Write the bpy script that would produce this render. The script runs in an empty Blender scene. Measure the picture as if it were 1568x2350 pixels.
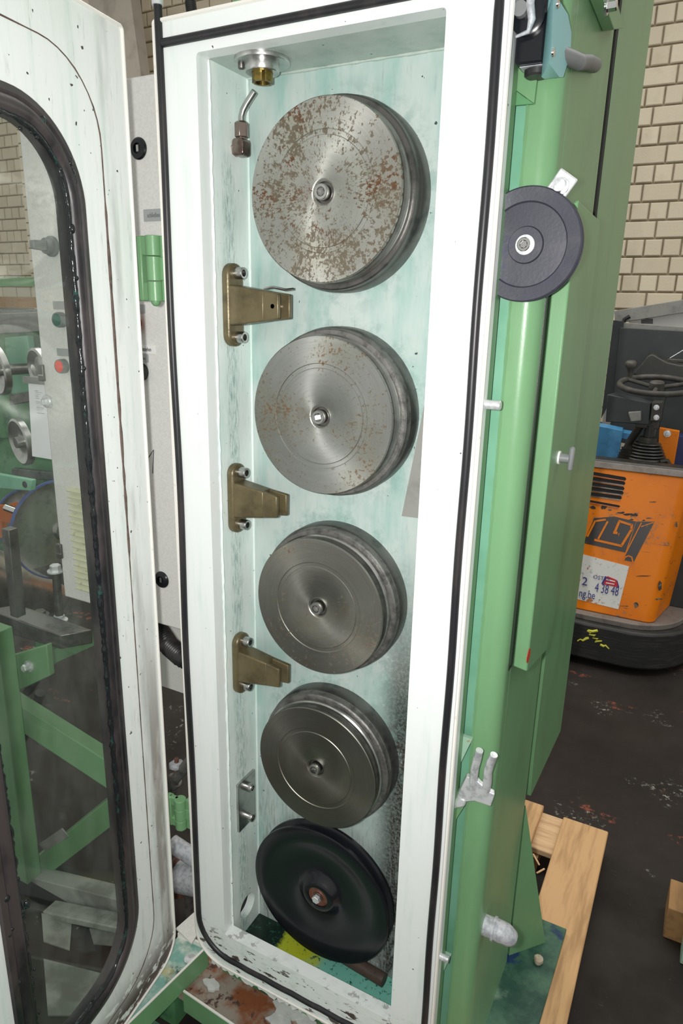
import bpy, bmesh, math, random
from mathutils import Vector, Matrix
random.seed(7)
scn = bpy.context.scene
COL = scn.collection
PI = math.pi
# ------------------------------------------------------------------ camera (solved from the photograph's vanishing points)
HC = 1.70                     # camera height; below, z is given relative to the camera and HC is added on building
FPX = 1582.845
AX = Vector((0.88389838, 0.15025433, -0.44288519))    # world axes in camera space (x right, y down, z forward)
AY = Vector((0.46715895, -0.23901339, 0.85125502))
AZ = Vector((0.02204926, -0.95932072, -0.2814562))
cam = bpy.data.cameras.new('camera'); camo = bpy.data.objects.new('camera', cam); COL.objects.link(camo)
cam.sensor_fit = 'VERTICAL'; cam.sensor_height = 24.0; cam.lens = FPX / 2350 * 24.0; cam.clip_start = 0.02; cam.clip_end = 100
R_ = Vector((AX.x, AY.x, AZ.x)); D_ = Vector((AX.y, AY.y, AZ.y)); F_ = Vector((AX.z, AY.z, AZ.z))
m = Matrix((R_, -D_, -F_)).transposed().to_4x4(); m.translation = (0, 0, HC)
camo.matrix_world = m
scn.camera = camo
# ------------------------------------------------------------------ light: hall daylight + the camera's flash + an added overhead fill
w = bpy.data.worlds.new('hall_daylight'); scn.world = w; w.use_nodes = True
w.node_tree.nodes['Background'].inputs[0].default_value = (1.0, 0.985, 0.94, 1)
w.node_tree.nodes['Background'].inputs[1].default_value = 0.50
fl = bpy.data.lights.new('camera_flash', 'AREA'); fl.shape = 'DISK'; fl.size = 0.035; fl.energy = 17; fl.color = (1, 0.99, 0.97)
flo = bpy.data.objects.new('camera_flash', fl); COL.objects.link(flo)
fm = m.copy(); fm.translation = Vector((0, 0, HC)) - R_ * 0.055 - D_ * 0.012; flo.matrix_world = fm
sk_ = bpy.data.lights.new('added_overhead_fill', 'AREA'); sk_.shape = 'RECTANGLE'; sk_.size = 9.0; sk_.size_y = 1.6; sk_.energy = 150; sk_.color = (1, .98, .93)
sko = bpy.data.objects.new('added_overhead_fill', sk_); COL.objects.link(sko); sko.location = (-1.5, 3.4, 4.6)      # unseen overhead lamp, added to brighten the bricks and the truck
scn.view_settings.view_transform = 'Standard'; scn.view_settings.look = 'None'
scn.view_settings.gamma = 1; scn.view_settings.exposure = 0.0; scn.view_settings.use_curve_mapping = False

# ------------------------------------------------------------------ pixels -> directions -> points on known planes
def ray(px, py):
    v = Vector((px - 784, py - 1175, FPX)); return Vector((v.dot(AX), v.dot(AY), v.dot(AZ)))
def pY(px, py, Y): r = ray(px, py); return r * (Y / r.y)
def pX(px, py, X): r = ray(px, py); return r * (X / r.x)
def pZ(px, py, z): r = ray(px, py); return r * (z / r.z)
def proj(p):
    v = AX * p[0] + AY * p[1] + AZ * p[2]
    return (784 + v.x / v.z * FPX, 1175 + v.y / v.z * FPX) if v.z > 0 else (-9999, -9999)
FLOOR = -1.70

# ------------------------------------------------------------------ materials
MATS = {}
class NB:
    def __init__(s, name):
        s.m = bpy.data.materials.new(name); s.m.use_nodes = True
        s.t = s.m.node_tree; s.n = s.t.nodes; s.b = s.n['Principled BSDF']; MATS[name] = s.m
    def new(s, typ, **kw):
        n = s.n.new(typ)
        for k, v in kw.items(): setattr(n, k, v)
        return n
    def L(s, a, b): s.t.links.new(a, b)
    def put(s, sock, v):
        if isinstance(v, bpy.types.NodeSocket): s.L(v, sock)
        else: sock.default_value = v
    def pos(s): return s.new('ShaderNodeNewGeometry').outputs['Position']
    def obj(s): return s.new('ShaderNodeTexCoord').outputs['Object']
    def scale(s, vec, sc):
        n = s.new('ShaderNodeMapping'); s.L(vec, n.inputs[0]); n.inputs[3].default_value = sc; return n.outputs[0]
    def noise(s, vec, sc, detail=4, rough=.6, dist=0):
        n = s.new('ShaderNodeTexNoise'); s.L(vec, n.inputs['Vector']); n.inputs['Scale'].default_value = sc
        n.inputs['Detail'].default_value = detail; n.inputs['Roughness'].default_value = rough; n.inputs['Distortion'].default_value = dist
        return n.outputs[0]
    def rng(s, v, a, b, c=0., d=1.):
        n = s.new('ShaderNodeMapRange'); n.interpolation_type = 'SMOOTHSTEP'; s.put(n.inputs[0], v)
        for i, x in enumerate((a, b, c, d)): n.inputs[i + 1].default_value = x
        return n.outputs[0]
    def mth(s, op, a, b=None, c=None):
        n = s.new('ShaderNodeMath', operation=op); s.put(n.inputs[0], a)
        if b is not None: s.put(n.inputs[1], b)
        if c is not None: s.put(n.inputs[2], c)
        return n.outputs[0]
    def mix(s, f, a, b):
        n = s.new('ShaderNodeMix', data_type='RGBA'); s.put(n.inputs[0], f)
        for sk, v in ((n.inputs[6], a), (n.inputs[7], b)): s.put(sk, v if isinstance(v, bpy.types.NodeSocket) else (*v, 1))
        return n.outputs[2]
    def sep(s, v):
        n = s.new('ShaderNodeSeparateXYZ'); s.L(v, n.inputs[0]); return n.outputs
    def com(s, x, y, z):
        n = s.new('ShaderNodeCombineXYZ')
        for i, q in enumerate((x, y, z)): s.put(n.inputs[i], q)
        return n.outputs[0]
    def bump(s, h, st, dist=.002):
        n = s.new('ShaderNodeBump'); s.L(h, n.inputs['Height']); n.inputs['Strength'].default_value = st; n.inputs['Distance'].default_value = dist
        s.L(n.outputs[0], s.b.inputs['Normal'])
    def fin(s, col, rough=.5, metal=0., spec=.5):
        s.put(s.b.inputs['Base Color'], col if isinstance(col, bpy.types.NodeSocket) else (*col, 1))
        s.put(s.b.inputs['Roughness'], rough); s.put(s.b.inputs['Metallic'], metal)
        s.b.inputs['Specular IOR Level'].default_value = spec
        return s.m

def simple(name, col, rough=.5, metal=0., col2=None, sc=30, lo=.45, hi=.7, stretch=(1, 1, 1), bump=0., bsc=120, spec=.5, col3=None, sc3=8, lo3=.58, hi3=.68):
    b = NB(name); c = col
    if col2 is not None or bump:
        p = b.scale(b.pos(), stretch)
    if col2 is not None: c = b.mix(b.rng(b.noise(p, sc, 6), lo, hi), col, col2)
    if col3 is not None: c = b.mix(b.rng(b.noise(p, sc3, 8, .7), lo3, hi3), c, col3)
    if bump: b.bump(b.noise(p, bsc, 3), bump)
    return b.fin(c, rough, metal, spec)

GREEN = (.175, .355, .175)
simple('white_enamel', (.80, .86, .83), .32, col2=(.60, .73, .67), sc=9, lo=.5, hi=.85, stretch=(3, 3, .5), bump=.15, bsc=60, col3=(.12, .11, .10), sc3=70, lo3=.73, hi3=.75)
simple('white_edge', (.86, .84, .78), .4, col2=(.55, .50, .42), sc=40, lo=.62, hi=.78)
simple('green_paint', GREEN, .32, col2=(.155, .305, .15), sc=6, lo=.4, hi=.75, stretch=(2, 2, .6), bump=.06, bsc=250, spec=.38)
simple('green_bare', (.20, .46, .31), .4, col2=(.15, .38, .24), sc=8, lo=.4, hi=.7)
simple('green_patina', (.34, .52, .40), .5, col2=(.35, .22, .08), sc=55, lo=.58, hi=.68)
simple('green_dirt_and_shade', (.10, .28, .12), .45, col2=(.03, .10, .06), sc=10, lo=.45, hi=.65)  # dirty green; also paints the recess shade beside the column tube
simple('steel', (.55, .55, .53), .28, 1.0, col2=(.38, .38, .37), sc=30)
simple('steel_dark', (.18, .175, .165), .38, .85, col2=(.10, .10, .095), sc=30, bump=.15)
simple('steel_scale', (.24, .235, .22), .5, .7, col2=(.11, .105, .10), sc=45, lo=.4, hi=.7, bump=.3, bsc=160)
simple('chrome', (.75, .75, .74), .12, 1.0)
simple('zinc', (.74, .76, .77), .36, .45, col2=(.50, .52, .54), sc=70, lo=.45, hi=.65, bump=.2, bsc=150)
simple('zinc_dull', (.55, .57, .60), .6, .3, col2=(.36, .38, .41), sc=90, lo=.4, hi=.65, bump=.4, bsc=200)
simple('bronze_paint', (.16, .13, .068), .36, .35, col2=(.095, .075, .038), sc=22, lo=.4, hi=.7, bump=.2, bsc=200)
simple('brass_dirty', (.30, .22, .06), .35, .9, col2=(.10, .07, .02), sc=60, lo=.45, hi=.65)
simple('oily_steel', (.28, .22, .19), .25, .9, col2=(.14, .09, .08), sc=40)
simple('rubber', (.018, .018, .020), .42, col2=(.05, .045, .045), sc=25, stretch=(1, 1, .3), bump=.1, bsc=80)
simple('seal_rubber', (.015, .015, .018), .38, col2=(.035, .03, .03), sc=18, stretch=(2, 2, .4), col3=(.75, .73, .66), sc3=38, lo3=.71, hi3=.725)
simple('window_rubber', (.055, .045, .045), .40, col2=(.012, .012, .014), sc=7, lo=.45, hi=.6, stretch=(1, 1, .4), bump=.2, bsc=60)
simple('sealant', (.014, .017, .018), .15, col2=(.022, .065, .055), sc=45, lo=.56, hi=.68, bump=.5, bsc=70)
simple('black_plastic', (.008, .009, .012), .24, col2=(.016, .016, .020), sc=9, lo=.5, hi=.8)
simple('blue_black_plastic', (.040, .042, .058), .42, col2=(.075, .075, .085), sc=14, lo=.45, hi=.75, bump=.1, bsc=200, col3=(.03, .035, .12), sc3=9, lo3=.58, hi3=.75)
simple('turquoise', (.30, .62, .64), .4, col2=(.62, .58, .38), sc=60, lo=.72, hi=.76)
simple('grey_plastic', (.20, .21, .21), .45)
simple('label_grey', (.36, .38, .38), .4)
simple('sticker_white', (.82, .82, .80), .45)
simple('ink', (.02, .02, .025), .6)
simple('ink_blue', (.04, .04, .22), .6)
simple('ink_grey', (.14, .15, .15), .6)
simple('control_grey', (.74, .74, .705), .5, col2=(.68, .68, .645), sc=250, lo=.4, hi=.6, bump=.1, bsc=400)
simple('louvre_cream', (.66, .66, .47), .55, col2=(.40, .38, .22), sc=60, lo=.55, hi=.75)
simple('dark_void', (.012, .011, .010), .8)
simple('button_red', (.55, .012, .02), .3)
simple('button_orange', (.85, .10, .07), .4)
simple('button_green', (.02, .12, .08), .4)
simple('button_black', (.012, .013, .016), .35)
simple('paper', (.85, .85, .88), .8)
simple('mortar', (.36, .31, .225), .9, col2=(.27, .225, .16), sc=12)
simple('concrete', (.33, .30, .25), .85, col2=(.24, .215, .175), sc=5, bump=.3, bsc=90)
simple('wood', (.62, .38, .18), .7, col2=(.42, .24, .11), sc=7, lo=.42, hi=.7, stretch=(7, .7, 7), bump=.2, bsc=90, col3=(.10, .05, .03), sc3=45, lo3=.70, hi3=.74)
simple('wood_pale', (.70, .48, .27), .7, col2=(.50, .31, .16), sc=6, lo=.42, hi=.7, stretch=(.7, 7, 7), col3=(.08, .05, .04), sc3=40, lo3=.66, hi3=.70)
simple('wood_dark', (.36, .20, .08), .7, col2=(.26, .14, .06), sc=6, stretch=(6, 1, 6))
simple('truck_black', (.022, .022, .021), .55, col2=(.045, .043, .04), sc=20, stretch=(.4, 1, 6), bump=.3, bsc=60)
simple('truck_grey', (.20, .175, .155), .6, col2=(.14, .12, .105), sc=20)
simple('truck_panel', (.035, .043, .045), .5, col2=(.055, .062, .063), sc=6, lo=.45, hi=.75)
simple('truck_rubber', (.025, .025, .021), .42, col2=(.06, .055, .04), sc=25, lo=.5, hi=.75)
simple('dusty_black', (.05, .048, .04), .6, col2=(.10, .095, .08), sc=18)
simple('yellow_chalk', (.70, .68, .08), .8)
simple('blue_crate', (.08, .33, .62), .4, col2=(.05, .22, .45), sc=15)
simple('navy', (.02, .03, .13), .5)
simple('board_white', (.84, .83, .79), .4)
simple('grey_metal', (.27, .27, .25), .5, col2=(.2, .2, .185), sc=20)
simple('pale_steel_plate', (.30, .32, .28), .6, col2=(.14, .15, .13), sc=7, lo=.45, hi=.65)
simple('orange_metal', (.55, .14, .03), .45)
simple('blue_rim', (.05, .08, .25), .4)
simple('copper_ring', (.16, .065, .04), .5, col2=(.09, .04, .03), sc=60)
simple('paint_peel', (.66, .68, .66), .6, col2=(.5, .52, .5), sc=20, bump=.4, bsc=50)
simple('red_paint', (.55, .05, .02), .5)
simple('bag_dust', (.22, .23, .22), .8)
simple('rag', (.11, .09, .08), .9)
simple('rusty_pipe', (.085, .055, .042), .55, col2=(.03, .025, .022), sc=40)
simple('rusty_crack', (.13, .09, .075), .8, col2=(.06, .045, .04), sc=80)
simple('scuff', (.035, .022, .018), .6, col2=(.16, .13, .09), sc=30, lo=.5, hi=.6)
simple('stone', (.48, .42, .33), .8, col2=(.36, .27, .16), sc=60)

def paint_dirty(name, base, teal, mode):
    b = NB(name); p = b.pos(); x, y, z = b.sep(p)
    str_ = b.noise(b.scale(p, (4, 4, 1.0)), 5, 5)
    c = b.mix(b.rng(str_, .42, .80), base, teal)
    c = b.mix(b.mth('MULTIPLY', b.rng(b.noise(p, 5, 3), .48, .75), .6), c, teal)
    c = b.mix(b.mth('MULTIPLY', b.rng(b.noise(b.scale(p, (30, 30, 4)), 6, 5), .55, .8), .45), c, (.25, .29, .27))
    if mode == 'back':
        # grime flung off the lower capstans, heaviest on the right-hand strip
        side = b.rng(x, -.515, -.448)
        low = b.rng(z, HC - .35, HC - .85)
        n = b.noise(p, 14, 8, .75)
        k = b.mth('MULTIPLY', b.mth('MULTIPLY', side, low), b.rng(b.mth('MULTIPLY_ADD', side, .12, n), .42, .55))
        n2 = b.rng(b.noise(p, 150, 4, .8), .42, .56)
        c = b.mix(b.mth('MULTIPLY', k, b.mth('MULTIPLY_ADD', n2, .25, .75)), c, (.040, .035, .030))
        # halo of splashes around each capstan
        for cz in (.181, -.182, -.547, -.906):
            dx = b.mth('ADD', x, .60); dz = b.mth('SUBTRACT', z, HC + cz)
            r = b.mth('SQRT', b.mth('ADD', b.mth('MULTIPLY', dx, dx), b.mth('MULTIPLY', dz, dz)))
            h = b.mth('MULTIPLY', b.rng(r, .200, .155), b.rng(b.noise(p, 28, 6, .7), .46, .62))
            c = b.mix(b.mth('MULTIPLY', h, .5), c, (.22, .36, .32))
        c = b.mix(b.mth('MULTIPLY', b.rng(z, HC - .95, HC - 1.35), b.rng(b.noise(b.scale(p, (60, 60, 8)), 3, 6), .45, .62)), c, (.26, .31, .28))
    if mode == 'side':
        # dark oily run below the nozzle and the guides
        band = b.mth('SUBTRACT', 1.0, b.rng(b.mth('ABSOLUTE', b.mth('SUBTRACT', y, 1.078)), .006, .026))
        n = b.rng(b.noise(b.scale(p, (60, 60, 9)), 4, 7, .75), .44, .62)
        top = b.rng(z, HC + .27, HC + .22)
        c = b.mix(b.mth('MULTIPLY', b.mth('MULTIPLY', band, n), b.mth('MULTIPLY', top, .8)), c, (.14, .27, .24))
        c = b.mix(b.mth('MULTIPLY', band, .25), c, teal)
    spots = b.rng(b.noise(p, 85, 2, .5), .735, .75)
    c = b.mix(spots, c, (.05, .08, .075))
    b.bump(b.noise(p, 90, 4), .18)
    return b.fin(c, .34)
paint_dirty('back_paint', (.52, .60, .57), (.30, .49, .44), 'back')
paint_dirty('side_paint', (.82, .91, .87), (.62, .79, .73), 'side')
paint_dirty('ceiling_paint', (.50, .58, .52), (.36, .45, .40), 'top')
# door inner skin: chalky white with streaks, bare brown steel on the lower hinge-side corner
b = NB('door_paint'); p = b.pos(); x, y, z = b.sep(p)
c = b.mix(b.rng(b.noise(b.scale(p, (8, 8, .7)), 5, 6), .45, .85), (.86, .90, .875), (.66, .77, .71))
c = b.mix(b.mth('MULTIPLY', b.rng(b.noise(b.scale(p, (40, 40, 5)), 3, 7, .7), .55, .75), .5), c, (.33, .36, .33))
sd = b.mth('ADD', b.mth('MULTIPLY', b.mth('ADD', x, .93), .129), b.mth('MULTIPLY', b.mth('SUBTRACT', .98, y), .9916))     # distance from the hinge edge
bd = b.mth('MULTIPLY', b.rng(sd, .012, .022), b.rng(sd, .054, .046))
c = b.mix(b.mth('MULTIPLY', b.mth('MULTIPLY', bd, b.rng(z, HC - .45, HC - .95)), b.rng(b.noise(b.scale(p, (9, 9, 2)), 3, 5), .30, .55, .3, .85)), c, (.30, .265, .235))
gr = b.mth('MULTIPLY', b.rng(sd, .040, .056), b.rng(sd, .085, .060))
c = b.mix(b.mth('MULTIPLY', gr, b.rng(b.noise(b.scale(p, (5, 5, 1)), 3, 5), .40, .65, .0, .65)), c, (.36, .38, .35))
k = b.mth('MULTIPLY', b.rng(z, HC - 1.36, HC - 1.47), b.rng(b.noise(b.scale(p, (6, 6, 12)), 4, 6), .40, .47))
c = b.mix(k, c, (.085, .055, .050)); c = b.mix(b.rng(b.noise(p, 75, 2), .72, .735), c, (.06, .05, .05))
b.bump(b.noise(p, 60, 4), .15); b.fin(c, .36)
# flange skin: chips to brown primer along the lower rail
b = NB('flange_paint'); p = b.pos(); x, y, z = b.sep(p)
c = b.mix(b.rng(b.noise(b.scale(p, (9, 9, .8)), 5, 6), .5, .9), (.84, .885, .865), (.60, .74, .68))
low = b.rng(z, HC - 1.36, HC - 1.43)
c = b.mix(b.mth('MULTIPLY', low, b.rng(b.noise(b.scale(p, (5, 5, 14)), 4, 7, .65), .56, .59)), c, (.085, .055, .052))
c = b.mix(b.mth('MULTIPLY', low, b.mth('MULTIPLY', b.rng(b.noise(b.scale(p, (9, 9, 30)), 3, 7, .7), .50, .68), .35)), c, (.30, .33, .31))
c = b.mix(b.rng(b.noise(p, 70, 2), .745, .76), c, (.07, .06, .05))
b.bump(b.noise(p, 60, 4), .1); b.fin(c, .3)

def disc_steel(name, base, dark, rust, lo, hi, seed, metal=.9, rough=.36):
    b = NB(name); o = b.obj(); x, y, z = b.sep(o)
    th = b.mth('ARCTAN2', z, x); r = b.mth('SQRT', b.mth('ADD', b.mth('MULTIPLY', x, x), b.mth('MULTIPLY', z, z)))
    cx, sx = b.mth('MULTIPLY', b.mth('COSINE', th), 1.0), b.mth('MULTIPLY', b.mth('SINE', th), 1.0)
    pol = b.com(b.mth('MULTIPLY_ADD', cx, 22., seed), b.mth('MULTIPLY', sx, 22.), b.mth('MULTIPLY', r, 130.))
    nz = b.new('ShaderNodeMapping'); b.L(o, nz.inputs[0]); nz.inputs[1].default_value = (seed, seed * .7, seed * .3)
    n = b.noise(pol, 1.1, 6, .72); n2 = b.noise(nz.outputs[0], 120, 5, .7); big = b.noise(nz.outputs[0], 11, 3, .5)
    spk = b.rng(b.mth('ADD', b.mth('MULTIPLY_ADD', n, .5, b.mth('MULTIPLY', n2, .5)), b.mth('MULTIPLY_ADD', big, .26, -.13)), lo, hi)
    brush = b.noise(b.com(b.mth('MULTIPLY', cx, 2.), b.mth('MULTIPLY', sx, 2.), b.mth('MULTIPLY', r, 400.)), 1.2, 3)
    c = b.mix(b.rng(brush, .3, .7), base, dark)
    c = b.mix(b.mth('MULTIPLY', b.rng(big, .45, .7), .35), c, (base[0] * .75, base[1] * .70, base[2] * .52))
    c = b.mix(spk, c, b.mix(b.rng(b.noise(nz.outputs[0], 26, 3), .50, .66), (.125, .105, .072), rust))
    tg = b.new('ShaderNodeTangent', direction_type='RADIAL', axis='Y'); b.L(tg.outputs[0], b.b.inputs['Tangent'])
    b.b.inputs['Anisotropic'].default_value = .75
    return b.fin(c, b.mth('MULTIPLY_ADD', spk, .35, rough), b.mth('MULTIPLY_ADD', spk, -metal * .9, metal))
disc_steel('capstan_face_a', (.52, .52, .48), (.45, .45, .415), (.105, .046, .020), .515, .545, 3.1)
disc_steel('capstan_face_b', (.42, .43, .41), (.36, .37, .35), (.135, .065, .022), .555, .59, 17.7)
disc_steel('capstan_face_c', (.31, .31, .275), (.265, .26, .235), (.11, .048, .020), .57, .61, 29.3)
disc_steel('capstan_face_d', (.215, .21, .185), (.185, .18, .16), (.12, .075, .04), .66, .72, 41.9)

b = NB('brick_face'); p = b.pos(); oi = b.new('ShaderNodeObjectInfo').outputs['Random']
c = b.mix(oi, (.60, .525, .395), (.70, .62, .475))
c = b.mix(b.mth('MULTIPLY', b.rng(b.noise(p, 9, 6), .5, .8), .6), c, (.53, .455, .335)); b.bump(b.noise(p, 60, 5), .4, .004); b.fin(c, .85)
b = NB('floor_concrete'); p = b.pos()
c = b.mix(b.rng(b.noise(p, 2.2, 6), .35, .7), (.014, .0105, .0085), (.026, .020, .0165))
c = b.mix(b.rng(b.noise(p, 90, 4, .7), .62, .72), c, (.045, .037, .032))
c = b.mix(b.mth('MULTIPLY', b.rng(b.noise(p, 3.1, 2), .60, .66), b.rng(b.noise(p, 38, 6, .8), .55, .62)), c, (.30, .31, .26))
c = b.mix(b.mth('MULTIPLY', b.rng(b.noise(b.scale(p, (1, 3, 1)), 2.3, 2), .64, .68), b.rng(b.noise(p, 22, 5, .8), .52, .60)), c, (.22, .06, .035))
b.bump(b.noise(p, 25, 6), .2, .003); b.fin(c, b.rng(b.noise(p, 5, 3), .3, .7, .55, .8), 0., .35)
b = NB('rust_plate'); p = b.pos()
c = b.mix(b.rng(b.noise(p, 9, 7, .65), .42, .58), (.33, .28, .23), (.24, .075, .025))
c = b.mix(b.rng(b.noise(p, 30, 6, .7), .54, .62), c, (.075, .035, .03)); c = b.mix(b.rng(b.noise(p, 13, 5), .62, .68), c, (.55, .22, .05))
b.bump(b.noise(p, 50, 6), .5, .003); b.fin(c, .7)
b = NB('sump_floor'); p = b.pos(); x, y, z = b.sep(p)      # residue of drawing lubricant: dark pool left, yellow, then teal
n = b.noise(p, 22, 7, .7); xx = b.mth('MULTIPLY_ADD', n, .10, x)
c = b.mix(b.rng(xx, -.665, -.645), (.004, .018, .012), (.46, .52, .03))
c = b.mix(b.rng(b.mth('MULTIPLY_ADD', b.noise(p, 30, 6), .14, x), -.565, -.50), c, (.18, .50, .40))
c = b.mix(b.rng(b.noise(p, 75, 5, .8), .57, .62), c, (.02, .10, .07))
b.fin(c, .2)
b = NB('base_stain'); p = b.pos()
c = b.mix(b.rng(b.noise(p, 7, 6), .40, .62), (.018, .065, .048), (.075, .17, .11))
c = b.mix(b.rng(b.noise(p, 10, 5), .62, .72), c, (.012, .035, .11)); c = b.mix(b.rng(b.noise(p, 6, 6), .56, .68), c, (.25, .36, .27))
b.bump(b.noise(p, 60, 4), .2); b.fin(c, .3)
b = NB('tray_stain'); p = b.pos()
c = b.mix(b.rng(b.noise(p, 9, 7, .7), .42, .60), (.62, .68, .60), (.17, .38, .32))
c = b.mix(b.rng(b.noise(p, 15, 6, .7), .56, .66), c, (.03, .08, .06)); c = b.mix(b.rng(b.noise(p, 8, 5), .60, .70), c, (.45, .38, .14)); b.fin(c, .35)
b = NB('orange_paint'); p = b.pos()
c = b.mix(b.rng(b.noise(p, 3, 4), .4, .8), (.86, .225, .002), (.66, .155, .003))
c = b.mix(b.rng(b.noise(b.scale(p, (1, 1, 1.6)), 16, 9, .8), .615, .65), c, (.07, .045, .03))
c = b.mix(b.rng(b.noise(b.scale(p, (2, 2, 22)), 3.2, 6, .75, .6), .64, .66), c, (.10, .06, .03))
c = b.mix(b.mth('MULTIPLY', b.rng(b.noise(p, 6, 3), .55, .7), b.rng(b.noise(p, 45, 5, .8), .52, .6)), c, (.20, .17, .11))
b.fin(c, .42, 0., .3)
b = NB('torn_sticker'); p = b.pos()
c = b.mix(b.rng(b.noise(b.scale(p, (1, 1, 1)), 14, 7, .75), .60, .63), (.72, .72, .69), (.42, .14, .03)); c = b.mix(b.rng(b.noise(p, 40, 6, .8), .58, .66), c, (.30, .30, .28)); b.fin(c, .45)
b = NB('logo_black'); p = b.pos()
c = b.mix(b.rng(b.noise(p, 20, 7, .75), .62, .65), (.040, .038, .037), (.60, .18, .01)); b.fin(c, .4)
# window pane: clear plastic with a thin film of dust and grease
b = NB('dusty_pane'); p = b.pos(); x, y, z = b.sep(p)
tr = b.new('ShaderNodeBsdfTransparent'); tr.inputs[0].default_value = (.955, .975, .96, 1)
gl = b.new('ShaderNodeBsdfGlossy'); gl.inputs['Roughness'].default_value = .04
df = b.new('ShaderNodeBsdfDiffuse'); df.inputs[0].default_value = (.50, .55, .50, 1)
m1 = b.new('ShaderNodeMixShader'); m1.inputs[0].default_value = .03; b.L(tr.outputs[0], m1.inputs[1]); b.L(gl.outputs[0], m1.inputs[2])
m2 = b.new('ShaderNodeMixShader'); b.L(b.rng(b.noise(b.scale(p, (6, 6, 2)), 4, 6), .3, .8, .008, .055), m2.inputs[0]); b.L(m1.outputs[0], m2.inputs[1]); b.L(df.outputs[0], m2.inputs[2])
b.L(m2.outputs[0], b.n['Material Output'].inputs[0])

# ------------------------------------------------------------------ mesh building
class B:
    def __init__(s, M=None): s.bm = bmesh.new(); s.M = M
    def v(s, p):
        p = Vector(p); p = s.M @ p if s.M else p; return s.bm.verts.new((p.x, p.y, p.z + HC))
    def face(s, pts): 
        return s.bm.faces.new([s.v(p) for p in pts])
    def box(s, x0, x1, y0, y1, z0, z1):
        vs = [s.v((x, y, z)) for x in (x0, x1) for y in (y0, y1) for z in (z0, z1)]
        for f in ((0, 1, 3, 2), (4, 6, 7, 5), (0, 4, 5, 1), (2, 3, 7, 6), (0, 2, 6, 4), (1, 5, 7, 3)): s.bm.faces.new([vs[i] for i in f])
        return s
    def hexa(s, q0, q1):      # two quads (lists of 4 points), bridged
        a = [s.v(p) for p in q0]; b_ = [s.v(p) for p in q1]; n = len(a)
        s.bm.faces.new(a); s.bm.faces.new(b_)
        for i in range(n): s.bm.faces.new((a[i], a[(i + 1) % n], b_[(i + 1) % n], b_[i]))
        return s
    def prism(s, pts, a0, a1, axis='Y', holes=()):
        def P(q, a): return {'Y': (q[0], a, q[1]), 'X': (a, q[0], q[1]), 'Z': (q[0], q[1], a)}[axis]
        if not holes:
            return s.hexa([P(q, a0) for q in pts], [P(q, a1) for q in pts])
        t = bmesh.new(); es = []
        for lp in (pts, *holes):
            vs = [t.verts.new((q[0], q[1], 0)) for q in lp]
            es += [t.edges.new((vs[i], vs[(i + 1) % len(vs)])) for i in range(len(vs))]
        bmesh.ops.triangle_fill(t, use_beauty=True, edges=es)
        def inside(q, lp):
            c = False
            for i in range(len(lp)):
                (x0, y0), (x1, y1) = lp[i - 1], lp[i]
                if (y0 > q.y) != (y1 > q.y) and q.x < (x1 - x0) * (q.y - y0) / (y1 - y0) + x0: c = not c
            return c
        bad = [f for f in t.faces if any(inside(f.calc_center_median(), lp) for lp in holes)]
        bmesh.ops.delete(t, geom=bad, context='FACES_ONLY')
        for a in (a0, a1):
            mp = {u: s.v(P((u.co.x, u.co.y), a)) for u in t.verts}
            for f in t.faces: s.bm.faces.new([mp[u] for u in f.verts])
        t.free()
        for lp in (pts, *holes):
            n = len(lp); A = [s.v(P(q, a0)) for q in lp]; C = [s.v(P(q, a1)) for q in lp]
            for i in range(n): s.bm.faces.new((A[i], A[(i + 1) % n], C[(i + 1) % n], C[i]))
        return s
    def lathe(s, prof, org, axis='Y', n=48, close=False):
        org = Vector(org); ax = {'X': Vector((1, 0, 0)), 'Y': Vector((0, 1, 0)), 'Z': Vector((0, 0, 1))}[axis] if isinstance(axis, str) else Vector(axis).normalized()
        u = ax.orthogonal().normalized(); w_ = ax.cross(u); rings = []
        for r, h in prof:
            c = org + ax * h
            rings.append([s.v(c)] if r < 1e-6 else [s.v(c + (u * math.cos(2 * PI * i / n) + w_ * math.sin(2 * PI * i / n)) * r) for i in range(n)])
        prs = list(zip(rings, rings[1:])) + ([(rings[-1], rings[0])] if close else [])
        for a, c in prs:
            for i in range(n):
                j = (i + 1) % n
                q = [a[0], c[i], c[j]] if len(a) == 1 else ([a[i], a[j], c[0]] if len(c) == 1 else [a[i], a[j], c[j], c[i]])
                if len(set(q)) > 2: s.bm.faces.new(q)
        return s
    def cyl(s, p0, p1, r0, r1=None, n=20, caps=True):
        p0, p1 = Vector(p0), Vector(p1); d = p1 - p0; r1 = r0 if r1 is None else r1
        pr = [(r0, 0), (r1, d.length)]
        if caps: pr = [(0, 0)] + pr + [(0, d.length)]
        return s.lathe(pr, p0, d, n)
    def tube(s, path, r, n=10, closed=False, jit=0.):
        path = [Vector(p) for p in path]; N = len(path); rings = []; up = None
        for i, p in enumerate(path):
            a = path[(i - 1) % N] if (closed or i > 0) else p; c = path[(i + 1) % N] if (closed or i < N - 1) else p
            t = (c - a).normalized()
            if up is None: up = t.orthogonal().normalized()
            up = (up - t * up.dot(t)).normalized(); w_ = t.cross(up)
            rr = (r[i] if isinstance(r, (list, tuple)) else r) * (1 + random.uniform(-jit, jit))
            rings.append([s.v(p + (up * math.cos(2 * PI * k / n) + w_ * math.sin(2 * PI * k / n)) * rr) for k in range(n)])
        for i in range(N if closed else N - 1):
            a, c = rings[i], rings[(i + 1) % N]
            for k in range(n): s.bm.faces.new((a[k], a[(k + 1) % n], c[(k + 1) % n], c[k]))
        if not closed: s.bm.faces.new(rings[0]); s.bm.faces.new(rings[-1])
        return s
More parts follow.
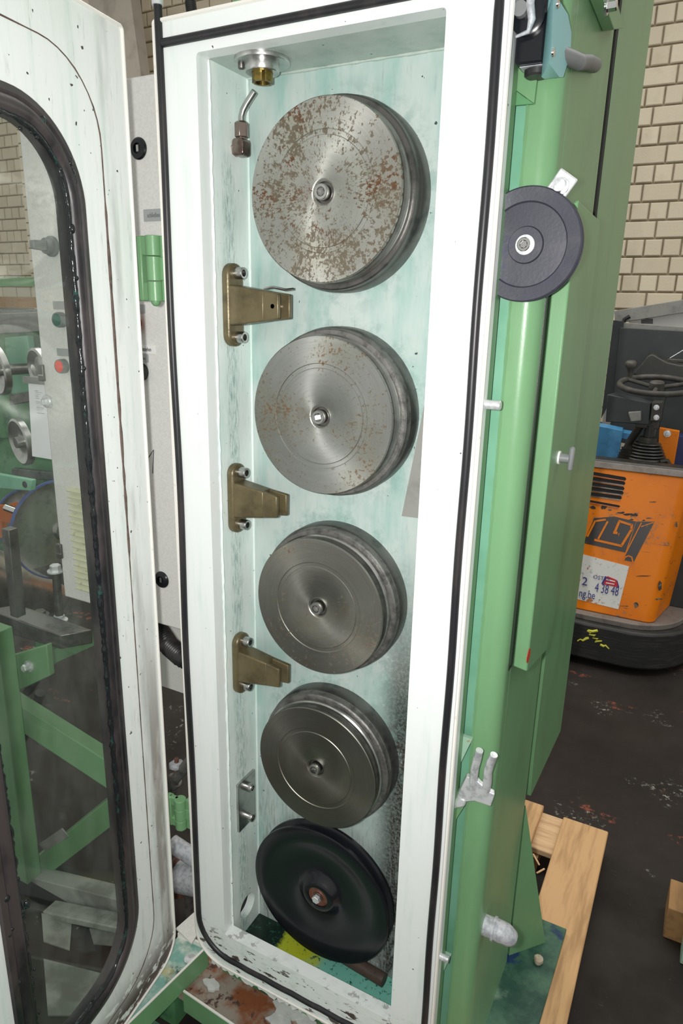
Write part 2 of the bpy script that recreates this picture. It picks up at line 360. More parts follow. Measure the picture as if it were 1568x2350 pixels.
    def bar(s, p0, p1, wd, th, nrm):     # flat bar from p0 to p1: width in the plane, thickness along nrm
        p0, p1, nrm = Vector(p0), Vector(p1), Vector(nrm).normalized(); d = (p1 - p0).normalized(); u = nrm.cross(d).normalized() * wd / 2; t = nrm * th / 2
        return s.hexa([p0 - u - t, p0 + u - t, p0 + u + t, p0 - u + t], [p1 - u - t, p1 + u - t, p1 + u + t, p1 - u + t])
    def ball(s, c, rx, ry=None, rz=None, n=12):
        ry = rx if ry is None else ry; rz = rx if rz is None else rz; c = Vector(c)
        rows = []
        for i in range(n // 2 + 1):
            a = PI * i / (n // 2)
            rows.append([s.v(c + Vector((0, 0, rz * math.cos(a))))] if i in (0, n // 2) else [s.v(c + Vector((rx * math.sin(a) * math.cos(2 * PI * k / n), ry * math.sin(a) * math.sin(2 * PI * k / n), rz * math.cos(a)))) for k in range(n)])
        for a, c2 in zip(rows, rows[1:]):
            for k in range(n):
                j = (k + 1) % n
                q = [a[0], c2[k], c2[j]] if len(a) == 1 else ([a[k], a[j], c2[0]] if len(c2) == 1 else [a[k], a[j], c2[j], c2[k]])
                s.bm.faces.new(q)
        return s
    def mesh(s, name, mat, smooth=38, merge=True):
        if merge: bmesh.ops.remove_doubles(s.bm, verts=s.bm.verts, dist=1e-6)
        bmesh.ops.recalc_face_normals(s.bm, faces=s.bm.faces)
        ca = math.cos(math.radians(smooth))
        for f in s.bm.faces: f.smooth = True
        for e in s.bm.edges:
            if len(e.link_faces) != 2 or e.link_faces[0].normal.dot(e.link_faces[1].normal) < ca: e.smooth = False
        me = bpy.data.meshes.new(name); s.bm.to_mesh(me); s.bm.free(); me.materials.append(MATS[mat]); return me
    def build(s, name, mat, parent=None, bevel=0., smooth=38, tagd=None, subs=0):
        me = s.mesh(name, mat, smooth)
        xs = [v.co for v in me.vertices]
        lo = Vector([min(c[i] for c in xs) for i in range(3)]); hi = Vector([max(c[i] for c in xs) for i in range(3)])
        c = (lo + hi) / 2
        if parent is None: c.z = lo.z
        me.transform(Matrix.Translation(-c))
        o = bpy.data.objects.new(name, me); COL.objects.link(o)
        if parent is not None: o.parent = parent; o.location = c - WORLD[parent.name]
        else: o.location = c
        WORLD[o.name] = c
        if bevel:
            md = o.modifiers.new('bevel', 'BEVEL'); md.width = bevel; md.segments = 2; md.limit_method = 'ANGLE'; md.angle_limit = math.radians(40)
        if subs: md = o.modifiers.new('subsurf', 'SUBSURF'); md.levels = subs; md.render_levels = subs
        if tagd: tag(o, *tagd)
        return o
WORLD = {}
def tag(o, label=None, cat=None, group=None, kind=None):
    for k, v in (('label', label), ('category', cat), ('group', group), ('kind', kind)):
        if v: o[k] = v
    return o
def thing(name, loc, label, cat, group=None):
    o = bpy.data.objects.new(name, None); COL.objects.link(o); loc = Vector(loc); loc.z += HC
    o.location = loc; o.empty_display_size = .05; WORLD[o.name] = loc; return tag(o, label, cat, group)
def rrect(x0, x1, z0, z1, r, seg=8, rs=None):
    rs = rs or (r, r, r, r); out = []       # corners: bl, br, tr, tl
    for (cx, cz, a0), rr in zip(((x0, z0, PI), (x1, z0, 1.5 * PI), (x1, z1, 0), (x0, z1, .5 * PI)), rs):
        sx = 1 if cx == x0 else -1; sz = 1 if cz == z0 else -1
        if rr < 1e-6: out.append((cx, cz)); continue
        for i in range(seg + 1):
            a = a0 + .5 * PI * i / seg; out.append((cx + sx * rr + math.cos(a) * rr, cz + sz * rr + math.sin(a) * rr))
    return out
def circ(cx, cy, r, n=32, a0=0): return [(cx + r * math.cos(a0 + 2 * PI * i / n), cy + r * math.sin(a0 + 2 * PI * i / n)) for i in range(n)]
def text(body, size, org, mat, parent, name='lettering', M=None, sx=1., ext=.0002):
    cu = bpy.data.curves.new('t', 'FONT'); cu.body = body; cu.size = size; cu.extrude = ext; cu.resolution_u = 2
    t = bpy.data.objects.new('t', cu); COL.objects.link(t)
    dg = bpy.context.evaluated_depsgraph_get(); me = bpy.data.meshes.new_from_object(t.evaluated_get(dg))
    bpy.data.objects.remove(t); org = Vector(org)
    M = M or Matrix(((1, 0, 0), (0, 0, -1), (0, 1, 0)))     # facing -Y
    for v in me.vertices: q = M @ Vector((v.co.x * sx, v.co.y, v.co.z)); v.co = q + org + Vector((0, 0, HC))
    xs = [v.co for v in me.vertices]; c = (Vector([min(q[i] for q in xs) for i in range(3)]) + Vector([max(q[i] for q in xs) for i in range(3)])) / 2
    me.transform(Matrix.Translation(-c)); me.name = name; me.materials.clear(); me.materials.append(MATS[mat])
    o = bpy.data.objects.new(name, me); COL.objects.link(o); o.parent = parent; o.location = c - WORLD[parent.name]; WORLD[o.name] = c
    return o
def socket_bolt(parent, p, axis, r, h, mat='steel', name='bolt'):
    """cap screw whose head stands on p and points along axis"""
    ax = Vector(axis).normalized(); p = Vector(p); k = B()
    k.lathe([(0, 0), (r, 0), (r, h * .88), (r * .9, h), (r * .58, h)], p, ax, 24)
    u = ax.orthogonal().normalized(); w_ = ax.cross(u)
    for i in range(6):
        a0, a1 = PI / 3 * i, PI / 3 * (i + 1)
        q = [p + ax * hh + (u * math.cos(a) + w_ * math.sin(a)) * r * .56 for hh, a in ((h, a0), (h, a1), (h * .35, a1), (h * .35, a0))]
        k.face(q)
    k.face([p + ax * h * .35 + (u * math.cos(PI / 3 * i) + w_ * math.sin(PI / 3 * i)) * r * .56 for i in range(6)])
    return k.build(name, mat, parent)
def hex_bolt(parent, p, axis, r, h, mat='zinc', name='bolt', washer=True):
    ax = Vector(axis).normalized(); p = Vector(p); k = B()
    if washer: k.lathe([(0, 0), (r * 1.5, 0), (r * 1.5, h * .2), (0, h * .2)], p, ax, 24)
    k.lathe([(0, h * .15), (r, h * .15), (r, h * .9), (r * .85, h), (0, h)], p, ax, 6)
    return k.build(name, mat, parent, smooth=20)

# ================================================================== THE SETTING
k = B().box(-9.5, 4.5, -1.5, 6.2, FLOOR - .1, FLOOR); tag(k.build('floor', 'floor_concrete'), 'dark stained concrete hall floor', None, None, 'structure')
WY = 5.86
wall = B().box(-9.5, 4.5, WY + .012, WY + .25, FLOOR, 3.4).build('wall_back', 'mortar'); tag(wall, 'cream brick hall wall behind the machines', None, None, 'structure')
CH, JT = .125, .013
def brick_mesh(wd, dp, ht, name):
    k = B(); ch = .006
    k.hexa([(x, 0, z) for x, z in ((-wd / 2 + ch, -ht / 2 + ch), (wd / 2 - ch, -ht / 2 + ch), (wd / 2 - ch, ht / 2 - ch), (-wd / 2 + ch, ht / 2 - ch))],
           [(x, ch, z) for x, z in ((-wd / 2, -ht / 2), (wd / 2, -ht / 2), (wd / 2, ht / 2), (-wd / 2, ht / 2))])
    q = [(x, ch, z) for x, z in ((-wd / 2, -ht / 2), (wd / 2, -ht / 2), (wd / 2, ht / 2), (-wd / 2, ht / 2))]
    k.hexa(q, [(x, dp, z) for x, _, z in q])
    me = k.mesh(name, 'brick_face', 20); me.transform(Matrix.Translation((0, 0, -HC))); return me
HEAD = brick_mesh(CH - JT, .03, CH - JT, 'brick_header'); STR = brick_mesh(2 * CH - JT, .03, CH - JT, 'brick_stretcher')
rest = B(); nvis = 0
for row in range(int((3.4 - FLOOR) / CH)):
    z = FLOOR + CH * (row + .5); head = row % 2; st = CH if head else 2 * CH
    off = (0 if head else CH / 2) + (CH if row % 4 == 2 else 0)
    for i in range(int(14 / st)):
        x = -9.45 + off + st * (i + .5)
        if x > 4.4: continue
        u, v = proj((x, WY, z))
        vis = (u > 1385 and u < 1620 and -30 < v < 760) or (225 < u < 480 and -30 < v < 195) or (-20 < u < 90 and 290 < v < 730)
        jy = random.uniform(-.0025, .0025)
        if vis and nvis < 300:
            o = bpy.data.objects.new('brick', HEAD if head else STR); COL.objects.link(o); o.parent = wall
            o.location = Vector((x, WY + jy - .008, z + HC)) - WORLD[wall.name]; nvis += 1
        else:
            wd = st - JT; rest.box(x - wd / 2, x + wd / 2, WY + jy - .008, WY + .02, z - (CH - JT) / 2, z + (CH - JT) / 2)
o = rest.build('brick_field', 'brick_face', wall); o['kind'] = 'stuff'
# pier standing out from the wall, bricks on its flank, and the slanted concrete frame leg before it
pier = B().box(-6.6, -5.33, 5.35, WY, FLOOR, 3.4).build('wall_pier', 'mortar'); tag(pier, 'brick pier standing out from the hall wall', None, None, 'structure')
FL = brick_mesh(CH - JT, .02, CH - JT, 'brick_pier')
for row in range(8, int((3.4 - FLOOR) / CH)):
    z = FLOOR + CH * (row + .5)
    for i in range(4):
        y = 5.35 + CH * (i + .5); u, v = proj((-5.32, y, z))
        if v < 260 and v > -40:
            o = bpy.data.objects.new('brick', FL); COL.objects.link(o); o.parent = pier; o.rotation_euler = (0, 0, PI / 2)
            o.location = Vector((-5.322, y, z + HC)) - WORLD[pier.name]
fr_ = B()
for row in range(int((3.4 - FLOOR) / CH)):
    z = FLOOR + CH * (row + .5); st = CH if row % 2 else 2 * CH
    for i in range(int(1.27 / st)):
        x = -6.595 + st * (i + .5); fr_.box(x - (st - JT) / 2, x + (st - JT) / 2, 5.338, 5.352, z - (CH - JT) / 2, z + (CH - JT) / 2)
o = fr_.build('brick_field', 'brick_face', pier); o['kind'] = 'stuff'
a, c, d, e = pY(190, -60, 5.2), pY(292, -60, 5.2), pY(345, 330, 5.2), pY(268, 330, 5.2)
k = B().hexa([a, c, d, e], [q + Vector((0, .12, 0)) for q in (a, c, d, e)])
ex = (d - c).normalized() * 3.0
k.hexa([e, d, d + ex, e + ex], [q + Vector((0, .12, 0)) for q in (e, d, d + ex, e + ex)])
k.build('concrete_strut', 'concrete', tagd=('slanted grey concrete frame leg in front of the brick wall', 'strut'))

# ================================================================== CAPSTAN CABINET
FX0, FX1, FZ0, FZ1 = -.8835, -.2925, -1.492, .441      # flange outline
OX0, OX1, OZ0, OZ1 = -.800, -.381, -1.395, .387        # opening
YB = 1.14
cab = thing('capstan_cabinet', ((FX0 + FX1) / 2, 1.05, FLOOR), 'tall white wire drawing cabinet with open door and a column of steel capstans', 'cabinet')
B().prism(rrect(FX0, FX1, FZ0, FZ1, 0, rs=(.075, .01, .004, .004)), 1.0, 1.03, 'Y', [rrect(OX0, OX1, OZ0, OZ1, .006, 3)]).build('front_flange', 'flange_paint', cab, .0025)
# thin raised outer edge of the flange
path = [(x, z) for x, z in rrect(FX0, FX1, FZ0, FZ1, 0, rs=(.075, .01, .004, .004))]
B().tube([(x, .999, z) for x, z in path], .0035, 6, True).build('flange_edge', 'white_edge', cab)
hole = circ(1.0905, -1.3927, .030, 28)
B().prism([(1.03, -1.47), (YB, -1.47), (YB, OZ1), (1.03, OZ1)], OX0 - .012, OX0, 'X', [hole]).build('side_panel', 'side_paint', cab)
B().lathe([(.0302, -.012), (.0302, -.020)], (OX0, 1.0905, -1.3927), 'X', 28).build('drain_hole_sleeve', 'white_enamel', cab)
B().lathe([(0, 0), (.034, 0), (.034, -.002), (0, -.002)], (OX0 - .0202, 1.0905, -1.3927), 'X', 28).build('drain_hole_shade_disc', 'dark_void', cab)  # black disc put in to paint the dark inside the hole
B().prism([(1.03, -1.47), (YB, -1.47), (YB, OZ1), (1.03, OZ1)], OX1, OX1 + .012, 'X').build('side_panel', 'side_paint', cab)
B().box(OX0 - .012, OX1 + .012, YB, YB + .012, -1.47, OZ1 + .012).build('back_panel', 'back_paint', cab)
B().box(OX0 - .012, OX1 + .012, 1.03, YB, OZ1, OZ1 + .012).build('top_panel', 'ceiling_paint', cab)
B().box(OX0 - .012, OX1 + .012, 1.03, YB, -1.482, -1.462).build('sump_floor', 'sump_floor', cab)
# welds
B().tube([(OX0 + .0005, 1.031 + random.uniform(-.0008, .0008), OZ0 + (OZ1 - OZ0) * i / 160) for i in range(161)], .0026, 6, jit=.35).build('weld_seam', 'side_paint', cab)
B().tube([(OX0 + .001, YB - .001, -1.46 + (OZ1 + 1.46) * i / 60) for i in range(61)], .0022, 6, jit=.2).build('weld_seam', 'side_paint', cab)
B().tube([(OX0 + (OX1 - OX0) * i / 60, YB - .001, OZ1 - .001) for i in range(61)], .0026, 6, jit=.3).build('weld_seam', 'ceiling_paint', cab)
# green sheet-metal body around the box
B().box(FX0 + .004, FX1 - .001, 1.03, 1.058, OZ1 + .012, FZ1 - .003).build('casing_top', 'green_paint', cab)
B().box(OX1 + .012, FX1 - .001, 1.03, 1.056, FZ0 + .01, OZ1 + .012).build('casing_side', 'green_paint', cab)
B().box(FX0 + .004, OX0 - .047, 1.03, 1.056, FZ0 + .08, OZ1 + .012).build('casing_side', 'green_paint', cab)
# door seal round the flange; the strand on the hinge side runs on above the cabinet into a metal ferrule
sx0, sx1, sz0, sz1 = -.8735, -.3085, -1.462, .4085
pts = []
for i in range(60): t = i / 59; pts.append((sx0 + .0022 * math.sin(t * 17) * math.sin(PI * t), .999, .53 - t * (.53 - sz0 - .09)))
for i in range(1, 10): a = PI + .5 * PI * i / 9; pts.append((sx0 + .09 + .09 * math.cos(a), .999, sz0 + .09 + .09 * math.sin(a)))
for i in range(1, 20): pts.append((sx0 + .09 + (sx1 - .02 - sx0 - .09) * i / 19, .999, sz0 + .001 * math.sin(i * 2)))
for i in range(1, 6): a = 1.5 * PI + .5 * PI * i / 5; pts.append((sx1 - .02 + .02 * math.cos(a), .999, sz0 + .02 + .02 * math.sin(a)))
for i in range(1, 50): t = i / 49; pts.append((sx1 + .0008 * math.sin(t * 30), .999, sz0 + .02 + t * (sz1 - sz0 - .02)))
for i in range(1, 22): pts.append((sx1 + (sx0 + .008 - sx1) * i / 21, .999, sz1))
seal = B().tube(pts, .0068, 10).build('door_seal', 'seal_rubber', cab)
B().lathe([(0, 0), (.0095, 0), (.0095, .03), (.011, .03), (.011, .05), (0, .05)], (sx0 + .0, .999, .462), 'Z', 20).build('ferrule', 'zinc', seal)
# ragged broken paint along the lower edge
k = B(); random.seed(3)
xs = [-.84 + .48 * i / 70 for i in range(71)]
top = [(x, .9985, FZ0 + .004) for x in xs]; bot = [(x, .9985 - random.uniform(0, .003), FZ0 - random.uniform(.002, .014)) for x in xs]
for i in range(70): k.hexa([top[i], top[i + 1], bot[i + 1], bot[i]], [tuple(Vector(q) + Vector((0, .004, 0))) for q in (top[i], top[i + 1], bot[i + 1], bot[i])])
k.build('peeled_edge', 'paint_peel', cab)

# --- capstans
YP = 1.055
def capstan(px, py, R, face, label, rmat):
    c = pY(px, py, YP); c.x = -.5965
    t = bpy.data.objects.new('capstan', None); COL.objects.link(t); t.parent = cab; t.empty_display_size = .03
    w_ = Vector((c.x, YP, c.z + HC)); t.location = w_ - WORLD[cab.name]; WORLD[t.name] = w_; t['label'] = label
    o3 = (c.x, YP, c.z); q = R * .60
    B().lathe([(.0165, .004), (.019, .0015), (.0215, 0), (q, 0), (q + .0012, .0012), (q + .008, .0012), (q + .0092, 0), (R - .0015, 0), (R, .0015), (R, .006), (R - .006, .014)], o3, 'Y', 128).build('face_disc', face, t)
    B().lathe([(R - .006, .014), (R - .008, .018), (R - .006, .023)], o3, 'Y', 96).build('wire_groove', 'steel_dark', t)
    B().lathe([(R - .006, .023), (R - .001, .0235), (R + .0015, .026), (R + .0015, .030), (R - .002, .0305), (R - .002, .035)], o3, 'Y', 96).build('polished_ring', 'steel', t)
    B().lathe([(R - .002, .035), (R + .008, .0355), (R + .0105, .038), (R + .0105, .050), (R + .0118, .052)], o3, 'Y', 96).build('rear_flange', rmat, t)
    B().lathe([(R + .0118, .052), (R + .014, .056), (R + .014, YB - YP + .002)], o3, 'Y', 96).build('housing_ring', 'steel_dark', t)
    B().lathe([(0, .010), (.0165, .010), (.0165, .004)], o3, 'Y', 32).build('bolt_recess', 'steel_dark', t)
    socket_bolt(t, (c.x, YP + .010, c.z), (0, -1, 0), .0125, .017)
capstan(741, 441, .139, 'capstan_face_a', 'topmost capstan, pale and heavily rust-speckled', 'steel_dark')
capstan(735, 957, .1395, 'capstan_face_b', 'second capstan from the top with brown rust on its rim', 'steel_scale')
capstan(728, 1395, .1365, 'capstan_face_c', 'third capstan with a few rust flecks', 'steel_scale')
capstan(721, 1763, .1365, 'capstan_face_d', 'darkest and cleanest capstan above the black pulley', 'steel_scale')
# --- black plastic guide pulley at the bottom
YQ = 1.078; c = pY(732, 2055, YQ); R = .1695
t = bpy.data.objects.new('guide_pulley', None); COL.objects.link(t); t.parent = cab; w_ = Vector((c.x, YQ, c.z + HC)); t.location = w_ - WORLD[cab.name]; WORLD[t.name] = w_
t['label'] = 'large black plastic guide pulley above the sump'
o3 = (c.x, YQ, c.z)
B().lathe([(.0235, -.004), (.026, -.008), (.034, -.008), (.040, -.004), (.048, .006), (.060, .010), (.115, .008), (.128, .001), (R - .004, -.003), (R, -.001), (R, .004), (R - .016, .013), (R - .016, .016), (R, .025), (R, .030), (R - .004, .032), (.03, .030), (.0235, .030)], o3, 'Y', 128, True).build('pulley_wheel', 'black_plastic', t)
B().lathe([(.0110, .0), (.0235, .0), (.0235, -.003), (.0205, -.003), (.0200, -.001), (.013, -.001), (.0110, -.003)], o3, 'Y', 40, True).build('bearing', 'copper_ring', t)
B().lathe([(0, .006), (.0115, .006), (.0115, -.006), (.0105, -.0065), (0, -.0065)], o3, 'Y', 30).build('axle_collar', 'oily_steel', t)
hex_bolt(t, (c.x, YQ - .0065, c.z), (0, -1, 0), .0095, .010, 'zinc', washer=False)
B().cyl((c.x, YQ + .03, c.z), (c.x, YB + .002, c.z), .022).build('axle', 'steel_dark', t)
# --- bronze-painted wire guides on the side panel
def guide(zc, y0, y1, hz, tipx, lab, clip):
    t = bpy.data.objects.new('wire_guide', None); COL.objects.link(t); t.parent = cab; yc = (y0 + y1) / 2
    w_ = Vector((OX0, yc, zc + HC)); t.location = w_ - WORLD[cab.name]; WORLD[t.name] = w_; t['label'] = lab
    B().prism(rrect(y0, y1, zc - hz, zc + hz, (y1 - y0) * .46, 6), OX0, OX0 + .016, 'X').build('base_flange', 'bronze_paint', t, .004)
    a = .036; x0 = OX0 + .012; L = tipx - OX0
    # tapering arm with a slot cut into its end
    xm = tipx - .030; am = .026
    arm = B().hexa([(x0, y0 + .002, zc - a), (x0, y1 - .002, zc - a), (x0, y1 - .002, zc + a), (x0, y0 + .002, zc + a)],
                   [(xm, y0 + .006, zc - am), (xm, y1 - .006, zc - am), (xm, y1 - .006, zc + am), (xm, y0 + .006, zc + am)])
    arm.build('arm', 'bronze_paint', t, .003)
    for s_, nm in ((-1, 'jaw'), (1, 'jaw')):
        ya, yb = (y0 + .006, y0 + .015) if s_ < 0 else (y1 - .015, y1 - .006); ext = 0 if s_ < 0 else .008
        B().hexa([(xm - .003, ya, zc - am), (xm - .003, yb, zc - am), (xm - .003, yb, zc + am), (xm - .003, ya, zc + am)],
                 [(tipx + ext, ya, zc - am * .8), (tipx + ext, yb, zc - am * .8), (tipx + ext, yb, zc + am * .8), (tipx + ext, ya, zc + am * .8)]).build(nm, 'bronze_paint', t, .002)
    if clip:
        B().tube([(tipx - .028, y0 + .004, zc + am + .003), (tipx - .012, y0 + .006, zc + am + .006), (tipx + .006, y0 + .02, zc + am + .002), (tipx + .014, y0 + .034, zc + am + .004)], .0022, 8).build('wire_clip', 'steel', t)
        B().cyl((tipx - .012, y0 + .006, zc), (tipx - .012, y1 - .006, zc), .004).build('cross_pin', 'steel', t)
    for s_ in (-1, 1): socket_bolt(t, (OX0 + .015, yc + .002, zc + s_ * (hz - .017)), (1, 0, 0), .0105, .017)
guide(.003, 1.050, 1.096, .073, -.683, 'uppermost bronze wire guide with a spring clip', True)
guide(-.362, 1.050, 1.093, .070, -.688, 'middle bronze wire guide with a slotted end', False)
guide(-.726, 1.052, 1.096, .069, -.686, 'lowest bronze wire guide with a slotted end', False)
# --- plain mounting plate
t = B().box(OX0, OX0 + .007, 1.056, 1.122, -1.151, -1.024).build('mounting_plate', 'steel', cab, .001)
for z in (-1.048, -1.128): socket_bolt(t, (OX0 + .007, 1.090, z), (1, 0, 0), .0105, .015)
# --- wire inlet in the roof
c = pZ(602, 136, OZ1)
t = B().lathe([(0, 0), (.0455, 0), (.0455, -.006), (.0448, -.007), (.028, -.007), (.028, -.0185), (.027, -.020), (.0175, -.020), (.0175, -.012)], c, 'Z', 64).build('wire_inlet', 'steel', cab); t['label'] = 'turned steel wire inlet under the roof'
k = B()
for i in range(3):
    a0 = 2 * PI * i / 3 + .12 + 1.2; n = 10; ro, ri = .0170, .012
    for j in range(n):
        A, C = a0 + (2 * PI / 3 - .24) * j / n, a0 + (2 * PI / 3 - .24) * (j + 1) / n
        k.hexa([(c.x + r * math.cos(q), c.y + r * math.sin(q), c.z - .012) for r, q in ((ri, A), (ro, A), (ro, C), (ri, C))], [(c.x + r * math.cos(q), c.y + r * math.sin(q), c.z - .034) for r, q in ((ri, A), (ro, A), (ro, C), (ri, C))])
k.build('bushing', 'brass_dirty', t)
socket_bolt(t, (c.x - .033, c.y - .012, c.z - .007), (0, 0, -1), .0055, .006, 'steel_dark')
# --- lubricant nozzle
ze = .266
t = bpy.data.objects.new('lubricant_nozzle', None); COL.objects.link(t); t.parent = cab; w_ = Vector((OX0, 1.098, ze + HC)); t.location = w_ - WORLD[cab.name]; WORLD[t.name] = w_
B().prism(rrect(OX0 + .002, OX0 + .026, ze - .012, ze + .016, .006, 4), 1.087, 1.110, 'Y').build('elbow', 'oily_steel', t, .002)
B().lathe([(0, 0), (.0115, 0), (.0115, .006), (0, .006)], (OX0, 1.098, ze), 'X', 6).build('elbow_nut', 'oily_steel', t)
B().lathe([(.0085, .012), (.0085, .018), (.0125, .018), (.0125, .040), (.009, .043), (.0065, .043)], (OX0 + .016, 1.098, ze), 'Z', 6).build('union_nut', 'oily_steel', t, .0006, 20)
xt = OX0 + .016; tp = [(xt, 1.098, ze + .038), (xt, 1.098, ze + .050), (xt + .003, 1.099, ze + .060), (xt + .010, 1.100, ze + .070), (xt + .026, 1.101, ze + .087)]
B().tube(tp, .0058, 14).build('spout', 'steel', t, smooth=60)
# --- plain grey wedge by the right-hand wall and the pipe end in the sump
B().hexa([pY(984, 880, 1.10), pY(1003, 890, 1.10), pY(985, 1192, 1.10), pY(922, 1184, 1.10)], [q + Vector((0, .004, 0)) for q in (pY(984, 880, 1.10), pY(1003, 890, 1.10), pY(985, 1192, 1.10), pY(922, 1184, 1.10))]).build('grey_wedge', 'grey_metal', cab)
B().cyl(pZ(690, 2135, -1.447), pZ(882, 2250, -1.447), .0150).build('sump_pipe', 'rusty_pipe', cab)
# --- hinges between cabinet and door
def hinge(px, py, hh):
    c = pY(px, py, 1.005)
    t = bpy.data.objects.new('hinge', None); COL.objects.link(t); t.parent = cab; w_ = Vector((c.x, c.y, c.z + HC)); t.location = w_ - WORLD[cab.name]; WORLD[t.name] = w_
    r = .0135; x, y, z = c
    for a, e in ((.5, .195), (.185, -.185), (-.195, -.5)): B().lathe([(0, hh * e), (r - .001, hh * e), (r, hh * e + .001), (r, hh * a - .001), (r - .001, hh * a), (0, hh * a)], c, 'Z', 24).build('knuckle', 'green_paint', t)
    for a, e in ((.5, .20), (-.20, -.5)): B().box(x - .030, x - .004, y - .006, y + .006, z + hh * e, z + hh * a).build('door_leaf_arm', 'green_paint', t, .003)
    B().box(x - .038, x - .022, y - .008, y + .008, z - hh * .5, z + hh * .5).build('door_leaf', 'green_paint', t, .003)
    B().box(x + .004, x + .040, y + .001, y + .012, z - hh * .18, z + hh * .18).build('cabinet_leaf', 'green_paint', t, .002)
    B().box(x + .012, x + .040, y + .003, y + .018, z - hh * .5, z + hh * .5).build('cabinet_leaf', 'green_paint', t, .002)
    B().ball((x, y, z - hh * .5), .009, n=12).build('hinge_pin', 'green_paint', t)
hinge(354, 617, .112); hinge(415, 1866, .078)

# --- door, swung wide open towards the camera
es = Vector((.129, -.9916, 0)).normalized(); nn = Vector((.9916, .129, 0)).normalized()
MD = Matrix((es, Vector((0, 0, 1)), nn)).transposed().to_4x4(); MD.translation = (-.930, .980, 0)   # local: s, z, normal
door = bpy.data.objects.new('door', None); COL.objects.link(door); door.parent = cab; w_ = MD @ Vector((.3, -1.48, 0)); w_.z += HC; door.location = w_ - WORLD[cab.name]; WORLD[door.name] = w_
door['label'] = 'open white cabinet door with a tall rounded window'
DS, DZ0, DZ1 = .59, -1.484, .432
WO = (.131, .459, -1.360, .283)      # window rubber outline
out = rrect(.007, DS, DZ0, DZ1, .0, rs=(.060, .060, .006, .006))
B(MD).prism(out, -.022, 0, 'Z', [rrect(WO[0] + .02, WO[1] - .02, WO[2] + .02, WO[3] - .02, .125, 14)]).build('door_skin', 'door_paint', door, .002)
B(MD).tube([(s_, z, .001) for s_, z in out], .0030, 8, True).build('door_rim', 'white_edge', door)
gp = []; rr_ = rrect(.078, DS - .045, DZ0 + .060, DZ1 - .070, .12, 10)
for i in range(len(rr_)):
    a, c = Vector(rr_[i]), Vector(rr_[(i + 1) % len(rr_)]); n = max(1, int((c - a).length / .02))
    for j in range(n): q = a.lerp(c, j / n); gp.append((q.x, q.y, .0002))
random.seed(4)
gr_ = [.0024 + random.uniform(-.0006, .0008) if (s_ < .1 and -.46 < z < .16) else .0009 + random.uniform(0, .0005) for s_, z, _ in gp]
B(MD).tube(gp, gr_, 6, True).build('seal_imprint', 'rusty_crack', door)
def ring(inset, h, r=.142): return [(s_, z, h) for s_, z in rrect(WO[0] + inset, WO[1] - inset, WO[2] + inset, WO[3] - inset, r - inset, 16)]
k = B(MD); prof = [(0, .0005), (.002, .006), (.012, .009), (.015, .0065), (.018, .009), (.024, .013), (.030, .013), (.036, .009), (.039, .002), (.039, -.02)]
rings = [[k.v(p) for p in ring(i, h)] for i, h in prof]
for a, c in zip(rings, rings[1:]):
    for i in range(len(a)): k.bm.faces.new((a[i], a[(i + 1) % len(a)], c[(i + 1) % len(a)], c[i]))
k.build('window_rubber', 'window_rubber', door, smooth=50)
B(MD).prism(rrect(WO[0] + .030, WO[1] - .030, WO[2] + .030, WO[3] - .030, .112, 14), -.006, -.003, 'Z').build('window_pane', 'dusty_pane', door)
random.seed(11)
rp = ring(.038, .003); P = []
for i in range(len(rp)):
    a, c = Vector(rp[i]), Vector(rp[(i + 1) % len(rp)]); n = max(1, int((c - a).length / .006))
    for j in range(n): P.append(a.lerp(c, j / n) + Vector((random.uniform(-.0015, .0015), random.uniform(-.0015, .0015), 0)))
rad = [.0030 + .0022 * abs(math.sin(i * .37) * math.sin(i * .071)) + random.uniform(0, .0016) for i in range(len(P))]
B(MD).tube(P, rad, 7, True).build('sealant_bead', 'sealant', door, smooth=80)
k = B(MD)
for q in range(70):
    if q < 34: s_, z = random.choice(ring(.036, 0)[20:62])[:2]
    elif q < 55: s_ = WO[1] - random.uniform(.0, .05); z = random.uniform(-1.3, -.9)
    else: s_ = WO[0] + random.uniform(.026, .034); z = random.uniform(-.2, .2)
    r = random.uniform(.002, .0065); k.ball((s_ + random.uniform(-.004, .004), z + random.uniform(-.02, .02), .006), r, r * random.uniform(.8, 1.6), r * .8, 8)
o = k.build('sealant_blob', 'sealant', door, smooth=80); o['kind'] = 'stuff'

# ================================================================== MACHINE COLUMN (green, right of the cabinet)
CXS = -.235                                                  # its flank
colm = thing('machine_column', (-.26, 1.3, FLOOR), 'green welded machine column beside the white cabinet', 'column')
ZB = -1.590                                                   # top of its base plate
# rounded square tube
pr = [(-.279, 1.066)] + [(CXS - .026 + .026 * math.cos(a), 1.092 + .026 * math.sin(a)) for a in [(-.5 + .5 * i / 8) * PI for i in range(9)]] + [(CXS, 1.115), (-.279, 1.115)]
B().prism(pr, ZB, .85, 'Z').build('square_tube', 'green_paint', colm)
B().tube([(-.279, 1.0655, ZB + i * .012) for i in range(200)], .0022, 6, jit=.35).build('weld_seam', 'green_paint', colm)
B().box(-.300, CXS, 1.1165, 1.425, ZB, .85).build('side_plate', 'green_paint', colm, .001)
B().box(-.3325, -.2792, 1.080, 1.100, ZB, .70).build('recessed_web', 'green_bare', colm)
B().box(-.335, CXS - .02, 1.425, 1.52, ZB + .03, .85).build('slit_shade_fill', 'dark_void', colm)  # black fill standing for the shade inside the slit
